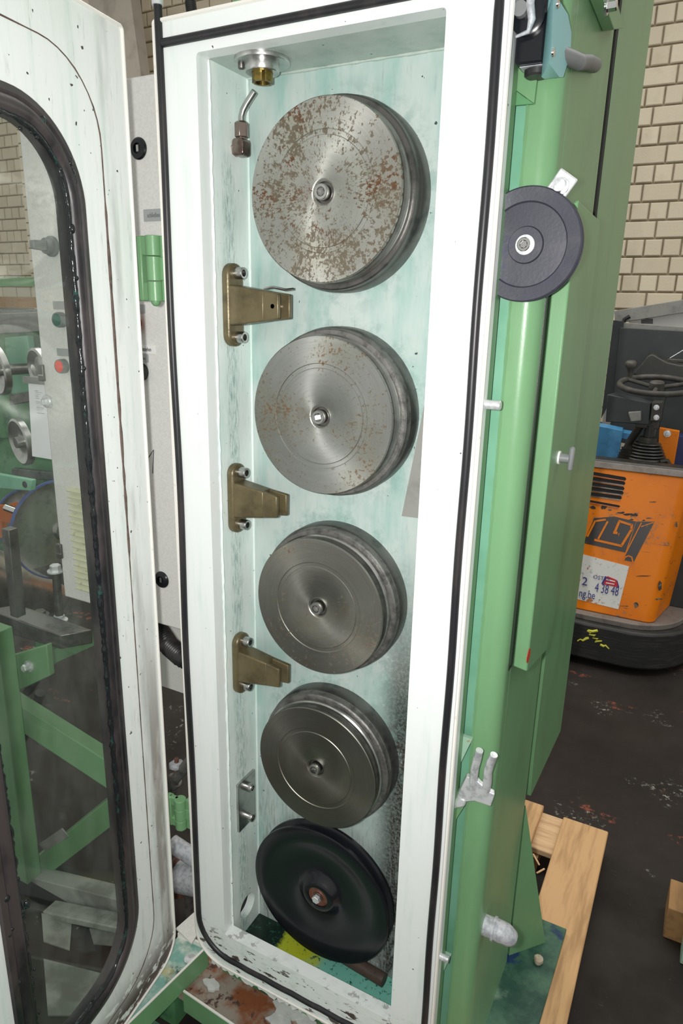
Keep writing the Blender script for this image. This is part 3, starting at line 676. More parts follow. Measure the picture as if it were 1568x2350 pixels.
# rear panel behind the slit, its lower corner cut off
zl = lambda px, py: pX(px, py, CXS)
a, c = zl(1281, 1693), zl(1214, 1838)
B().prism([(1.475, .85), (1.90, .85), (1.90, a.z), (c.y + .02, c.z), (1.475, c.z + .10)], CXS - .03, CXS, 'X').build('rear_panel', 'green_paint', colm, .001)
B().box(CXS - .004, CXS - .0005, 1.452, 1.475, .16, .85).build('slit_shade_strip', 'dark_void', colm)  # black strip painting the shade of the slit
# knee shelf, a painted shade triangle and gussets between flange and tube
q = [pY(*v, 1.060) for v in ((1167, 195), (1224, 238), (1164, 243))]; B().hexa(q, [v + Vector((0, .005, 0)) for v in q]).build('gusset', 'green_dirt_and_shade', colm)  # dark green triangle painting the shadow in the recess
q = [pY(*v, 1.058) for v in ((1168, 120), (1240, 120), (1226, 237), (1167, 194))]; B().hexa(q, [v + Vector((0, .007, 0)) for v in q]).build('gusset', 'green_paint', colm)
q = [pY(1043, 1683, 1.056), pY(1084, 1697, 1.056), pY(1036, 1795, 1.056)]
B().hexa(q, [v + Vector((0, .008, 0)) for v in q]).build('gusset', 'green_patina', colm)
q = [pY(1036, 1795, 1.054), pY(1066, 1850, 1.054), pY(1027, 1912, 1.054), pY(1018, 1912, 1.054)]
B().hexa(q, [v + Vector((0, .01, 0)) for v in q]).build('gusset', 'green_paint', colm)
q = [pY(996, 2178, 1.056), pY(1034, 2196, 1.056), pY(985, 2300, 1.056)]
B().hexa(q, [v + Vector((0, .008, 0)) for v in q]).build('gusset', 'green_patina', colm)
# foot: gusset plate and stained base plate
g0, g1, g2 = pX(1207, 1850, CXS), pZ(1172, 2194, ZB), pZ(1252, 2163, ZB)
nr = (g2 - g1).cross(Vector((0, 0, 1))).normalized() * .010
g1.x = CXS + .001
B().hexa([g0, g1, g2], [v - nr for v in (g0, g1, g2)]).build('foot_gusset', 'green_paint', colm)
bp = [(-.34, 1.02), (-.165, 1.02), (-.128, 1.20), (-.118, 1.60), (-.34, 1.60)]
B().prism(bp, ZB - .014, ZB, 'Z').build('base_plate', 'base_stain', colm, .002)
# top beam behind the cabinet
B().box(-.78, -.34, 1.075, 1.35, .46, .95).build('top_beam', 'green_paint', colm)
B().box(CXS - .002, CXS + .0012, 1.097, 1.1175, -.60, .15).build('gap_shade_strip', 'rubber', colm)  # dark strip on the flank, painting the shaded gap beside the cover
# --- hinged cover strip with thumb screw
YC = 1.118; xl, xr = -.2075 * YC, -.1848 * YC
zt, zb_, z2 = .1405 * 1.135, -.5405 * YC, -.440 * 1.35
B().prism([(xl, zt - .01), (xr, zt), (xr, zb_), (xl, zb_ + .004)], YC, YC + .006, 'Y').build('cover_front', 'green_paint', colm, .0025)
B().prism([(YC + .003, zt), (1.335, .1165 * 1.335), (1.345, z2), (1.30, z2 - .05), (YC + .003, zb_)], xr - .006, xr, 'X').build('cover_side', 'green_paint', colm, .0015)
B().box(xl - .002, xr - .01, YC + .012, YC + .03, zb_ + .02, zt - .02).build('cover_gap_shade', 'dark_void', colm)  # black box standing for the shade behind the cover
c = pX(1282, 1050, xr)
t = B().cyl((xr, c.y - .0, c.z), (xr + .018, c.y, c.z), .008, .0075).build('thumb_screw', 'grey_plastic', colm)
B().lathe([(0, 0), (.0115, 0), (.0115, .003), (0, .003)], (xr, c.y, c.z), 'X', 24).build('washer', 'sticker_white', t)
B().hexa([(xr + .016, c.y - .005, c.z - .021), (xr + .025, c.y - .005, c.z - .021), (xr + .025, c.y + .005, c.z - .021), (xr + .016, c.y + .005, c.z - .021)],
         [(xr + .016, c.y - .005, c.z + .021), (xr + .026, c.y - .005, c.z + .021), (xr + .026, c.y + .005, c.z + .021), (xr + .016, c.y + .005, c.z + .021)]).build('wing', 'grey_plastic', t, .004)
B().cyl((xr - .05, c.y, c.z), (xr - .006, c.y, c.z), .0035).build('stud', 'steel', t)
p = pX(1211, 1508, xr)
B().lathe([(0, 0), (.013, 0), (.013, .0006), (0, .0006)], (xr, p.y + .006, p.z), 'X', 24).build('red_mark', 'red_paint', colm)
# --- deflection pulley with its zinc bracket
YD = 1.046; c = pY(1206, 562, YD); R = .0775; o3 = (c.x, YD, c.z)
t = bpy.data.objects.new('deflection_pulley', None); COL.objects.link(t); t.parent = colm; w_ = Vector((c.x, YD, c.z + HC)); t.location = w_ - WORLD[colm.name]; WORLD[t.name] = w_
B().lathe([(.011, -.001), (.024, -.001), (.0245, .001), (.0255, .003), (.056, .003), (.058, 0), (R - .002, -.002), (R, 0), (R, .003), (R - .006, .007), (R - .006, .009), (R, .013), (R, .016), (.011, .016)], o3, 'Y', 96, True).build('pulley_wheel', 'blue_black_plastic', t)
B().lathe([(0, -.003), (.0135, -.003), (.0135, .002), (0, .002)], o3, 'Y', 32).build('washer', 'zinc', t)
socket_bolt(t, (c.x, YD - .003, c.z), (0, -1, 0), .0095, .008, 'chrome')
B().cyl((c.x, YD + .016, c.z), (c.x, 1.07, c.z), .016).build('axle', 'steel', t)
a, d_ = pY(1255, 472, 1.0625), pY(1303, 405, 1.0625)
B().bar(a, d_ + (d_ - a).normalized() * .004, .030, .004, (0, 1, 0)).build('bracket_strap', 'zinc', t, .003)
p = pY(1288, 428, 1.060); B().lathe([(0, 0), (.0115, 0), (.0115, -.006), (.0088, -.006), (.0085, -.018), (0, -.019)], p, 'Y', 20).build('strap_bolt', 'zinc', t)
# --- pins, hook and pipe stub
p = pY(1104, 925, 1.03); B().lathe([(0, 0), (.0072, 0), (.0072, .024), (.0062, .025), (0, .025)], (FX1 - .0005, 1.02, p.z), 'X', 20).build('stop_pin', 'zinc', colm)
p = pY(994, 2175, 1.03); B().lathe([(0, 0), (.0065, 0), (.0065, .017), (0, .0175)], (FX1 - .0005, 1.02, p.z), 'X', 20).build('stop_pin', 'zinc', colm)
YH = 1.050; t = bpy.data.objects.new('cable_hook', None); COL.objects.link(t); t.parent = colm; c = pY(1090, 1800, YH); w_ = Vector((c.x, YH, c.z + HC)); t.location = w_ - WORLD[colm.name]; WORLD[t.name] = w_
q = [pY(*s_, YH) for s_ in ((1043, 1832), (1060, 1796), (1072, 1772), (1098, 1783), (1122, 1806), (1136, 1812), (1127, 1840), (1090, 1828))]
B().hexa(q, [v + Vector((.003, -.010, -.002)) for v in q]).build('hook_plate', 'zinc', t, .0015)
for pts_ in (((1087, 1812), (1087, 1790), (1090, 1762), (1096, 1740), (1101, 1722)), ((1115, 1820), (1119, 1795), (1120, 1770), (1126, 1750), (1134, 1732))):
    B().tube([pY(u, v, YH - .006 - i * .004) for i, (u, v) in enumerate(pts_)], [.0078, .0078, .0076, .0076, .0066], 14).build('prong', 'zinc', t, smooth=70)
q = [pY(*s_, YH) for s_ in ((1043, 1834), (1062, 1823), (1073, 1828), (1071, 1843), (1046, 1849))]
B().hexa(q, [v + Vector((0, -.012, 0)) for v in q]).build('lug', 'zinc', t, .003)
c = pX(1112, 2122, CXS); c = Vector((CXS, c.y, c.z)); e1 = c + Vector((.020, 0, 0))
t = B().cyl(c - Vector((.02, 0, 0)), e1, .020, n=28).build('pipe_stub', 'zinc_dull', colm)
B().lathe([(.0215, .018), (.0235, .018), (.0235, .023), (.0215, .023)], c, 'X', 28, True).build('collar', 'zinc_dull', t)
B().tube([c + Vector((.020, 0, 0)), c + Vector((.032, 0, 0)), c + Vector((.043, .003, -.004)), c + Vector((.050, .006, -.012)), c + Vector((.054, .007, -.022))], [.021, .021, .0205, .019, .012], 20).build('elbow_cap', 'zinc_dull', t, smooth=70)
# --- limit switch at the top with its grey cable conduit
YS = 1.02; sw = bpy.data.objects.new('limit_switch', None); COL.objects.link(sw); sw.parent = colm; c = pY(1245, 90, YS); w_ = Vector((c.x, YS, c.z + HC)); sw.location = w_ - WORLD[colm.name]; WORLD[sw.name] = w_
sw['label'] = 'black and turquoise limit switch at the top of the column'
# body: box standing on the tube, seen from below and from its right flank
a0, a1 = pY(1183, 100, YS), pY(1250, 92, YS); zl_ = pY(1190, 148, YS).z; xa, xb = a0.x, a1.x
B().prism(rrect(xa, xb, zl_, .455, .010, 5, rs=(.006, .003, .003, .003)), YS, YS + .046, 'Y').build('switch_body', 'black_plastic', sw, .003)
B().prism([(xa + .006, zl_ - .0005), (xb - .002, zl_ - .0005), (xb - .002, zl_ - .0015), (xa + .006, zl_ - .0015)], YS + .008, YS + .034, 'Y').build('type_plate', 'zinc_dull', sw)
B().lathe([(0, 0), (.017, 0), (.0165, -.008), (.014, -.010), (0, -.010)], ((xa + xb) / 2 + .006, YS + .028, zl_), 'Z', 28).build('cable_gland', 'rubber', sw)
cx = -.2455
pf = [pX(u, v, -.2325) for u, v in ((1264, -70), (1271, 0), (1266, 100), (1261, 146), (1284, 177), (1293, 177), (1310, 124), (1312, 75), (1304, 33), (1283, 0), (1272, -40), (1267, -70))]
B().hexa([(xb + .0005, max(v.y, YS - .001), v.z) for v in pf], [(-.2325, v.y + .0, v.z) for v in pf]).build('switch_cover', 'turquoise', sw, .003)
for px, py in ((1267, 118), (1278, 6)):
    p = pX(px, py, -.2325); B().lathe([(0, 0), (.0055, 0), (.0050, .003), (.002, .003), (.0018, .0015), (0, .0015)], (-.2335, p.y + .004, p.z), 'X', 20).build('cover_screw', 'chrome', sw)
p0 = pY(1214, 40, YS); B().lathe([(0, 0), (.022, 0), (.022, -.006), (.018, -.008), (0, -.008)], (p0.x, YS, p0.z), 'Y', 32).build('roller_head', 'black_plastic', sw)
B().lathe([(0, -.008), (.009, -.008), (.009, -.017), (0, -.017)], (p0.x - .008, YS, p0.z + .006), 'Y', 24).build('roller', 'grey_plastic', sw)
B().tube([(p0.x + .005, YS - .012, p0.z + .03), (p0.x + .004, YS - .014, p0.z + .01), (p0.x + .008, YS - .014, p0.z - .008), (p0.x + .004, YS - .012, p0.z - .020), (p0.x - .012, YS - .010, p0.z - .023)], [.005, .0055, .005, .003, .0018], 10).build('lever', 'zinc_dull', sw, smooth=60)
c0 = pX(1330, 143, -.2250); pc = [Vector((-.2430, 1.052, c0.z - .004)), Vector((-.2335, 1.082, c0.z - .002)), c0, pX(1350, 143, -.2250), pX(1366, 150, CXS + .003)]
P = []
for i in range(len(pc) - 1):
    for j in range(14): P.append(pc[i].lerp(pc[i + 1], j / 14))
P.append(pc[-1]); B().tube(P, [.0098 + (.0009 if i % 2 else 0) for i in range(len(P))], 16).build('conduit', 'grey_plastic', sw, smooth=60)
# --- little green lug with a bolt at the very top
a, c = pX(1352, -40, CXS + .02), pX(1408, 66, CXS + .02)
q = [pX(*s_, CXS + .001) for s_ in ((1330, -60), (1372, -60), (1406, 68), (1383, 72))]
B().hexa(q, [v + Vector((.018, 0, 0)) for v in q]).build('lug', 'green_paint', colm, .001)
p = pX(1392, 14, CXS + .02); hex_bolt(colm, (CXS + .019, p.y, p.z), (1, 0, 0), .008, .016, 'chrome')

# ================================================================== CONTROL CABINET
YK = 1.15; KX0, KX1, KZ0, KZ1 = -1.229 * YK, -.80, -.643 * YK, .3685 * YK
ctl = thing('control_cabinet', ((KX0 + KX1) / 2, 1.3, KZ0), 'light grey control cabinet with push buttons behind the open door', 'control cabinet')
B().box(KX0, -.905, YK, 1.48, KZ0, KZ1).build('housing', 'control_grey', ctl, .004)
def kp(px, py): return pY(px, py, YK)
def plate(px0, py0, px1, py1, txt=None, mat='label_grey', ink='ink_grey', sz=.012, dx=.004, nm='name_plate', th=.0015, sx=1.):
    a, c = kp(px0, py0), kp(px1, py1); o = B().box(a.x, c.x, YK - th, YK + .0005, c.z, a.z).build(nm, mat, ctl)
    if txt: text(txt, sz, (a.x + dx, YK - th - .0003, (a.z + c.z) / 2 - sz * .33), ink, o, sx=sx)
    return o
plate(330, 481, 392, 506, 'schließen', sz=.0125, dx=.010, sx=.72); plate(298, 698, 334, 719, 'ng', sz=.013, dx=.021, sx=.8)
plate(323, 791, 357, 812, 'Einziehen', 'sticker_white', 'ink', .0125, .0022, 'printed_label', .0025, sx=.62); plate(318, 812, 342, 832, 'en', sz=.011, dx=.010)
plate(122, 691, 166, 711); plate(131, 799, 172, 819)
def button(px, py, r, mat, h=.016, bez='grey_plastic', nm='push_button', lab=None):
    c = kp(px, py); o3 = (c.x, YK, c.z)
    t = B().lathe([(0, 0), (r, 0), (r, -h * .75), (r * .93, -h), (r * .80, -h), (r * .80, -h * .9)], o3, 'Y', 32).build(nm, bez, ctl)
    B().lathe([(r * .81, -h * .7), (r * .80, -h * 1.02), (r * .6, -h * 1.08), (0, -h * 1.10)], o3, 'Y', 32).build('button_cap', mat, t)
    if lab: t['label'] = lab
button(143, 734, .0170, 'button_green', lab='green push button'); button(148, 840, .0165, 'button_orange', lab='orange-red push button')
c = kp(318, 741); t = B().lathe([(0, 0), (.0135, 0), (.0135, -.012), (.020, -.014), (.022, -.018), (.020, -.023), (.010, -.026), (0, -.0265)], (c.x - .004, YK, c.z), 'Y', 32).build('mushroom_button', 'button_red', ctl)
button(326, 853, .019, 'button_black', .014, 'button_black', lab='black push button')
for px, py in ((319, 341), (372, 1330)):
    c = kp(px, py); t = B().lathe([(0, 0), (.0205, 0), (.0205, -.002), (.018, -.005), (.010, -.006), (.009, -.001), (0, -.001)], (c.x, YK, c.z), 'Y', 32).build('lock_rosette', 'black_plastic', ctl)
    B().box(c.x - .003, c.x + .003, YK - .005, YK - .001, c.z - .006, c.z + .006).build('lock_insert', 'steel', t)
c = kp(112, 921); t = B().lathe([(0, 0), (.0160, 0), (.0160, -.006), (.0145, -.009), (.011, -.011), (0, -.011)], (c.x, YK, c.z), 'Y', 28).build('key_switch', 'zinc', ctl)
B().box(c.x - .003, c.x + .003, YK - .020, YK - .010, c.z - .007, c.z + .007).build('key_bow', 'zinc', t, .001)
c = kp(112, 566); t = B().lathe([(0, 0), (.022, 0), (.022, -.006), (.017, -.008), (.017, -.02), (0, -.02)], (c.x + .012, YK, c.z), 'Y', 28).build('selector_switch', 'grey_plastic', ctl)
B().hexa([(c.x + .004, YK - .02, c.z - .011), (c.x + .020, YK - .02, c.z - .011), (c.x + .020, YK - .02, c.z + .011), (c.x + .004, YK - .02, c.z + .011)], [(c.x + .004, YK - .055, c.z - .009), (c.x + .018, YK - .055, c.z - .009), (c.x + .018, YK - .055, c.z + .009), (c.x + .004, YK - .055, c.z + .009)]).build('knob', 'grey_plastic', t, .003)
for px, py in ((98, 853), (139, 1262)):
    c = kp(px, py); t = B().box(c.x - .010, c.x + .008, YK - .007, YK + .004, c.z - .022, c.z + .017).build('side_clamp', 'steel_dark', ctl, .002); B().box(c.x - .007, c.x + .008, YK - .009, YK - .006, c.z - .009, c.z - .006).build('clamp_slot', 'steel', t)
# ventilation louvres
a, c = kp(160, 1116), kp(225, 1352); n = 17
for i in range(n):
    z = a.z + (c.z - a.z) * i / (n - 1)
    B().hexa([(a.x, YK, z), (a.x + .075, YK, z), (a.x + .075, YK, z - .006), (a.x, YK, z - .006)], [(a.x - .002, YK - .010, z - .009), (a.x + .077, YK - .010, z - .009), (a.x + .077, YK - .009, z - .0115), (a.x - .002, YK - .009, z - .0115)]).build('louvre', 'louvre_cream', ctl)
# green arrow-like scribble and a paper sheet taped beside the buttons
q = [kp(*s_) for s_ in ((338, 1055), (353, 1032), (351, 1086))]
B().tube([v + Vector((0, -.0008, 0)) for v in q], .0009, 6).build('pen_mark', 'ink', ctl)
pp = [pY(*s_, YK + .015) for s_ in ((65, 880), (103, 882), (116, 1054), (74, 1047))]
for v in pp[1:3]: v.x += .05
pap = B().hexa(pp, [v + Vector((0, .001, 0)) for v in pp]).build('paper_sheet', 'paper', tagd=('white printed paper sheet hanging beside the control cabinet', 'paper'))
for i, (py, w0) in enumerate([(896, 7), (900, 16), (904, 11), (908, 7), (913, 8)] + [(922 + 3.2 * j, 17 - (j % 4) * 2) for j in range(9)]):
    a = pY(80 + (py - 896) * .1, py, YK + .0145); c = pY(80 + (py - 896) * .1 + w0, py + 1.4, YK + .0145)
    B().box(a.x, c.x, YK + .0140, YK + .0146, c.z, a.z).build('printed_line', 'ink_grey', pap)
a = pY(55, 863, YK + .015); c = pY(95, 882, YK + .015); B().box(a.x, c.x + .02, YK + .010, YK + .016, c.z, a.z).build('paper_clamp', 'grey_metal', pap)
# hose leaving the control cabinet and its lower box
P = [pY(352, 1420, 1.25), pY(366, 1448, 1.23), pY(388, 1482, 1.21), pY(418, 1508, 1.20), pY(470, 1530, 1.20)]; PP = []
for i in range(4):
    for j in range(16): PP.append(P[i].lerp(P[i + 1], j / 16))
B().tube(PP, [.024 + (.0022 if i % 2 else 0) for i in range(len(PP))], 14).build('corrugated_hose', 'rubber', ctl, smooth=60)
B().box(pY(330, 1500, 1.36).x, pY(450, 1500, 1.36).x, 1.36, 1.42, pY(330, 1560, 1.36).z, KZ0).build('lower_housing', 'control_grey', ctl)
P = [pY(434, -30, 1.5), pY(437, 5, 1.5), pY(441, 34, 1.5), pY(446, 70, 1.5)]; PP = []
for i in range(3):
    for j in range(14): PP.append(P[i].lerp(P[i + 1], j / 14))
PP = [PP[0] + Vector((0, 0, .6))] + PP + [PP[-1] + Vector((.02, 0, -.25))]
B().tube(PP, [.012 + (.0015 if i % 2 else 0) for i in range(len(PP))], 12).build('cable_conduit', 'rubber', tagd=('black corrugated cable conduit hanging behind the cabinet top', 'conduit'), smooth=60)

# ================================================================== PIPEWORK between door and cabinet
YV = 1.20
vt = thing('ball_valve', pY(408, 1830, YV), 'brass ball valve with rusty spindle in the gap beside the cabinet', 'valve')
a, c = pY(372, 1826, YV), pY(450, 1728, YV)
d_ = (c - a).normalized()
B().cyl(a - d_ * .03, c + d_ * .03, .014).build('pipe', 'steel_scale', vt)
B().lathe([(0, 0), (.019, 0), (.019, .022), (.025, .026), (.027, .038), (.025, .052), (.019, .058), (.021, .06), (.021, .08), (0, .08)], a + d_ * .004, d_, 24).build('valve_body', 'steel_scale', vt, smooth=50)
p = pY(406, 1760, YV); t = B().lathe([(0, -.01), (.010, -.01), (.010, .008), (.006, .010), (.006, .026), (0, .027)], p, 'Z', 16).build('spindle', 'copper_ring', vt)
B().lathe([(0, .006), (.022, .004), (.021, .010), (.008, .015), (0, .015)], p, 'Z', 7).build('wing_nut', 'zinc_dull', vt)
pi = thing('lagged_pipe', pY(430, 2100, 1.24), 'grey lagged pipe with rusty flange behind the cabinet hinge', 'pipe')
a, c = pY(395, 1935, 1.22), pY(470, 1985, 1.22); B().cyl(a, c, .024, n=20).build('branch_pipe', 'zinc_dull', pi)
a, c = pY(412, 2010, 1.22), pY(520, 2030, 1.22); B().cyl(a, c, .045, n=28).build('main_pipe', 'zinc_dull', pi)
B().lathe([(.030, 0), (.058, 0), (.058, .008), (.030, .008)], a, (c - a), 32, True).build('pipe_flange', 'copper_ring', pi)
B().cyl((c.x, c.y, c.z), (c.x, c.y, FLOOR), .03).build('riser', 'steel_scale', pi)
B().cyl((a.x + .03, a.y, a.z), (a.x + .03, a.y, FLOOR), .012).build('support', 'steel_scale', pi)

# ================================================================== BASE FRAME under the cabinet
bf = thing('base_frame', (-.75, .9, FLOOR), 'green angle iron base frame with stained drip channel under the cabinet', 'frame')
ZT = -1.53
L0, L1 = pZ(474, 2180, ZT), pZ(270, 2380, ZT)     # edge of the drip channel nearest the cabinet
W0, W1 = pZ(408, 2150, ZT), pZ(180, 2380, ZT)
B().hexa([L0, L1, W1, W0], [v - Vector((0, 0, .004)) for v in (L0, L1, W1, W0)]).build('drip_channel', 'tray_stain', bf)
dd = (L1 - L0).normalized(); up = Vector((0, 0, 1))
q = [L0 + up * .012, L1 + up * .012, L1 - up * .05, L0 - up * .05]; B().hexa(q, [v + Vector((.004, .0, 0)) for v in q]).build('channel_side', 'green_paint', bf)
B().hexa([L0 + up * .012, L1 + up * .012, L1 + up * .014 , L0 + up * .014], [v + Vector((.005, 0, 0)) for v in (L0 + up * .012, L1 + up * .012, L1 + up * .014, L0 + up * .014)]).build('channel_lip', 'white_edge', bf)
q = [W0 + up * .012, L0 + up * .012, L0 - up * .03, W0 - up * .03]; B().hexa(q, [v + Vector((0, .005, 0)) for v in q]).build('channel_end', 'white_edge', bf)
for u, v in ((434, 2202), (425, 2195)): pass
p = pZ(436, 2202, ZT); B().lathe([(0, .001), (.013, .001), (.014, .003), (.012, .004), (0, .002)], p, 'Z', 24).build('drain_plug', 'zinc', bf)
A0, A1 = pZ(420, 2277, -1.575), pZ(800, 2537, -1.575)
q = [A0, A1, A1 - up * .06, A0 - up * .06]; B().hexa(q, [v + Vector((.001, .004, 0)) for v in q]).build('angle_iron', 'green_paint', bf)
B().hexa([A0, A1, A1 + up * .003, A0 + up * .003], [v + Vector((0, .005, 0)) for v in (A0, A1, A1 + up * .003, A0 + up * .003)]).build('angle_lip', 'white_edge', bf)
B().prism([(A0.x - .02, A0.y + .006), (A1.x, A1.y + .006), (-.36, A1.y + .006), (-.36, 1.14), (-1.02, 1.14), (-1.02, A0.y + .006)], -1.612, -1.60, 'Z').build('rusty_plate', 'rust_plate', bf)
B().box(-1.0, -.40, .40, .90, -1.645, -1.632).build('lower_plate', 'green_dirt_and_shade', bf)
for x in (-.95, -.45): B().box(x - .03, x + .03, .95, 1.05, FLOOR, -1.612).build('foot', 'green_dirt_and_shade', bf)
for x in (-.85, -.55): B().box(x - .03, x + .03, .55, .65, FLOOR, -1.645).build('foot', 'green_dirt_and_shade', bf)
B().box(-.86, -.335, 1.06, 1.12, -1.60, -1.482).build('cabinet_plinth', 'green_dirt_and_shade', bf)
q = [pZ(*s_, ZT + .02) for s_ in ((404, 2130), (455, 2085), (455, 2140), (440, 2165))]; B().hexa(q, [v - up * .005 for v in q]).build('channel_strip', 'control_grey', bf)
# flakes of old paint lying on the rusty plate
random.seed(5)
for i, (pxy, rr) in enumerate((((660, 2320), .045), ((640, 2345), .03), ((430 + 55, 2262), .022), ((700, 2345), .028))):
    c = pZ(*pxy, -1.598); n = 14; pts_ = [(c.x + rr * random.uniform(.6, 1.2) * math.cos(2 * PI * j / n), c.y + rr * random.uniform(.4, .8) * math.sin(2 * PI * j / n)) for j in range(n)]
    k = B(); k.hexa([(x, y, -1.5995 + random.uniform(0, .004)) for x, y in pts_], [(x, y, -1.5955 + random.uniform(0, .005)) for x, y in pts_])
    k.build('paint_flake', 'paint_peel', tagd=(('largest peeled flake of white paint on the rusty plate', 'small pale paint flake at the lower picture edge', 'tiny paint flake beside the green drip channel', 'pale paint flake below the cabinet seal')[i], 'paint flake', 'paint flakes under the cabinet'))

# ================================================================== PALLET and loose bits
PZ = -1.606
pal = thing('wooden_pallet', (-.2, 1.6, FLOOR), 'worn wooden pallet under the machine column foot', 'pallet')
def board(x0, x1, y0, y1, z1, th, mat='wood', nm='board'): return B().box(x0, x1, y0, y1, z1 - th, z1).build(nm, mat, pal, .004)
e0, e1 = pZ(1295, 1870, PZ), pZ(1398, 1912, PZ)
yb = (e0.y + e1.y) / 2
board(e0.x, e1.x - .002, .55, yb, PZ, .022)
s0 = pZ(1255, 1850, PZ); board(-.345, s0.x - .008, .75, s0.y, PZ, .022)
m0, m1 = pZ(1240, 1945, PZ - .023), pZ(1280, 1880, PZ - .023)
board(-.345, e1.x - .01, m0.y - .01, m1.y + .01, PZ - .0225, .022, 'wood_pale')
board(-.345, e1.x - .01, .80, .92, PZ - .0225, .022, 'wood_pale')
for x in (e1.x - .055, -.298):
    for y in (yb - .12, .86): B().box(x - .045, x + .045, y - .06, y + .06, FLOOR, PZ - .045).build('block', 'wood_dark', pal)
# loose pebble on the base plate, splinters
c = pZ(1236, 2203, ZB + .008)
B().prism([(c.x + .012 * math.cos(a) * (1 + .18 * math.sin(3 * a)), c.y + .013 * math.sin(a)) for a in [2 * PI * i / 9 for i in range(9)]], ZB, ZB + .016, 'Z').build('pebble', 'stone', tagd=('pale stone chip lying on the stained base plate', 'stone'), bevel=.004)
for (u0, v0, u1, v1), lab in (((1224, 1960, 1238, 1985), 'longer pale wood splinter in the pallet gap'), ((1232, 2004, 1250, 1994), 'shorter pale wood splinter at the pallet gap')):
    a, c = pZ(u0, v0, PZ - .018), pZ(u1, v1, PZ - .018); a.z = c.z = PZ - .018
    B().bar(a, c, .005, .003, (0, 0, 1)).build('wood_splinter', 'wood_pale', tagd=(lab, 'splinter', 'splinters of the pallet'))
# foot of another machine at the right picture edge
bx = thing('machine_foot', pZ(1560, 2150, FLOOR), 'green machine foot on a wooden block at the right picture edge', 'machine foot')
c = pZ(1552, 2162, FLOOR)
B().box(c.x - .035, c.x + .12, c.y + .0, c.y + .12, FLOOR, FLOOR + .105).build('wooden_block', 'wood_dark', bx, .003)
B().box(c.x + .012, c.x + .3, c.y - .07, c.y - .01, FLOOR + .001, FLOOR + .16).build('foot_flange', 'green_patina', bx, .003)
B().box(c.x + .05, c.x + .3, c.y - .05, c.y + .14, FLOOR + .106, FLOOR + .30).build('foot_block', 'green_paint', bx, .003)

# ================================================================== ORANGE TRUCK
tr = thing('pallet_truck', (-.25, 3.9, FLOOR), 'battered orange electric truck with black bumper skirt and steering wheel', 'truck')
YF0, YF1 = 3.45, 3.62                                       # leaning front: lower / upper edge
fb, ft = -.418 * YF0, -.2035 * YF1
XL = -1.05; XRb, XRt = -.0166 * YF0 + .0, -.0005 * YF1
def front(px, py):                                          # point on the leaning front face
    n = Vector((0, -(ft - fb), (YF1 - YF0))); r = ray(px, py); return r * (Vector((0, YF0, fb)).dot(n) / r.dot(n))
YR = 4.45; YCW = 3.74; DK = ft - .30
def sect(y0, z, xr):
    r = .05; pts_ = [(XL, y0, z)]
    for i in range(7): a = -.5 * PI + .5 * PI * i / 6; pts_.append((xr - r + r * math.cos(a), y0 + r + r * math.sin(a), z))
    pts_ += [(xr + .05, YCW, z), (XL, YCW, z)]; return pts_
B().hexa(sect(YF0, fb, XRb), sect(YF1, ft, XRt)).build('body', 'orange_paint', tr, .006)
lip = [(x, y - .006 if y < 3.7 else y, z + .0) for x, y, z in sect(YF1, ft, XRt)]
B().hexa(lip, [(x, y + (.02 if y < 3.7 else 0), z + .030) for x, y, z in lip]).build('top_rim', 'truck_grey', tr, .004)
B().hexa([(x, y + (.022 if y < 3.7 else 0), z + .031) for x, y, z in sect(YF1, ft, XRt)], [(x, y + (.03 if y < 3.7 else 0), z + .038) for x, y, z in sect(YF1, ft, XRt)]).build('rim_strip', 'truck_rubber', tr)
B().box(XL, .16, YCW + .001, YR, fb, DK).build('deck', 'truck_panel', tr, .004)
# bumper skirt
sk = [(XL, 3.36), (-.35, 3.36)] + [(-.20 + .33 * math.sin(a), 3.70 - .34 * math.cos(a)) for a in [PI * .5 * i / 10 for i in range(1, 9)]] + [(.30, YR), (XL, YR)]
B().prism(sk, FLOOR + .035, fb - .03, 'Z').build('bumper_skirt', 'truck_black', tr, .012)
sk2 = [(XL, 3.40), (-.33, 3.40)] + [(-.20 + .28 * math.sin(a), 3.70 - .30 * math.cos(a)) for a in [PI * .5 * i / 10 for i in range(1, 9)]] + [(.25, YR), (XL, YR)]
B().prism(sk2, fb - .03, fb - .001, 'Z').build('skirt_top', 'truck_grey', tr, .004)
B().box(.02, .60, 3.75, YR, FLOOR + .03, FLOOR + .16).build('step', 'truck_black', tr, .01)
for x in (-.5, .05): B().cyl((x - .04, 3.75, FLOOR + .09), (x + .04, 3.75, FLOOR + .09), .09, n=24).build('wheel', 'truck_rubber', tr)
# vents: slots in the front
nf = Vector((0, -(ft - fb), (YF1 - YF0))).normalized()
def decal(pxs, mat, nm, lift=.001, th=.001):
    q = [front(*s_) + nf * lift for s_ in pxs]; return B().hexa(q, [v - nf * th for v in q]).build(nm, mat, tr)
sl = [((1300, 1076), (1438, 1099)), ((1300, 1089), (1436, 1109)), ((1300, 1101), (1434, 1121)), ((1300, 1113), (1432, 1131)), ((1300, 1126), (1428, 1142)), ((1300, 1140), (1424, 1162))]
for i, (a, c) in enumerate(sl):
    h = 4 if i != 5 else 2.5
    decal([(a[0], a[1] - h), (c[0] - 3, c[1] - h), (c[0], c[1]), (c[0] - 3, c[1] + h), (a[0], a[1] + h)], 'dark_void', 'vent_slot', .0012, .004)
    decal([(a[0], a[1] + h), (c[0] - 4, c[1] + h), (c[0] - 4, c[1] + h + 2.2), (a[0], a[1] + h + 2.2)], 'steel_dark' if i in (1, 2, 3, 4) else 'orange_metal', 'vent_lip', .004, .006)
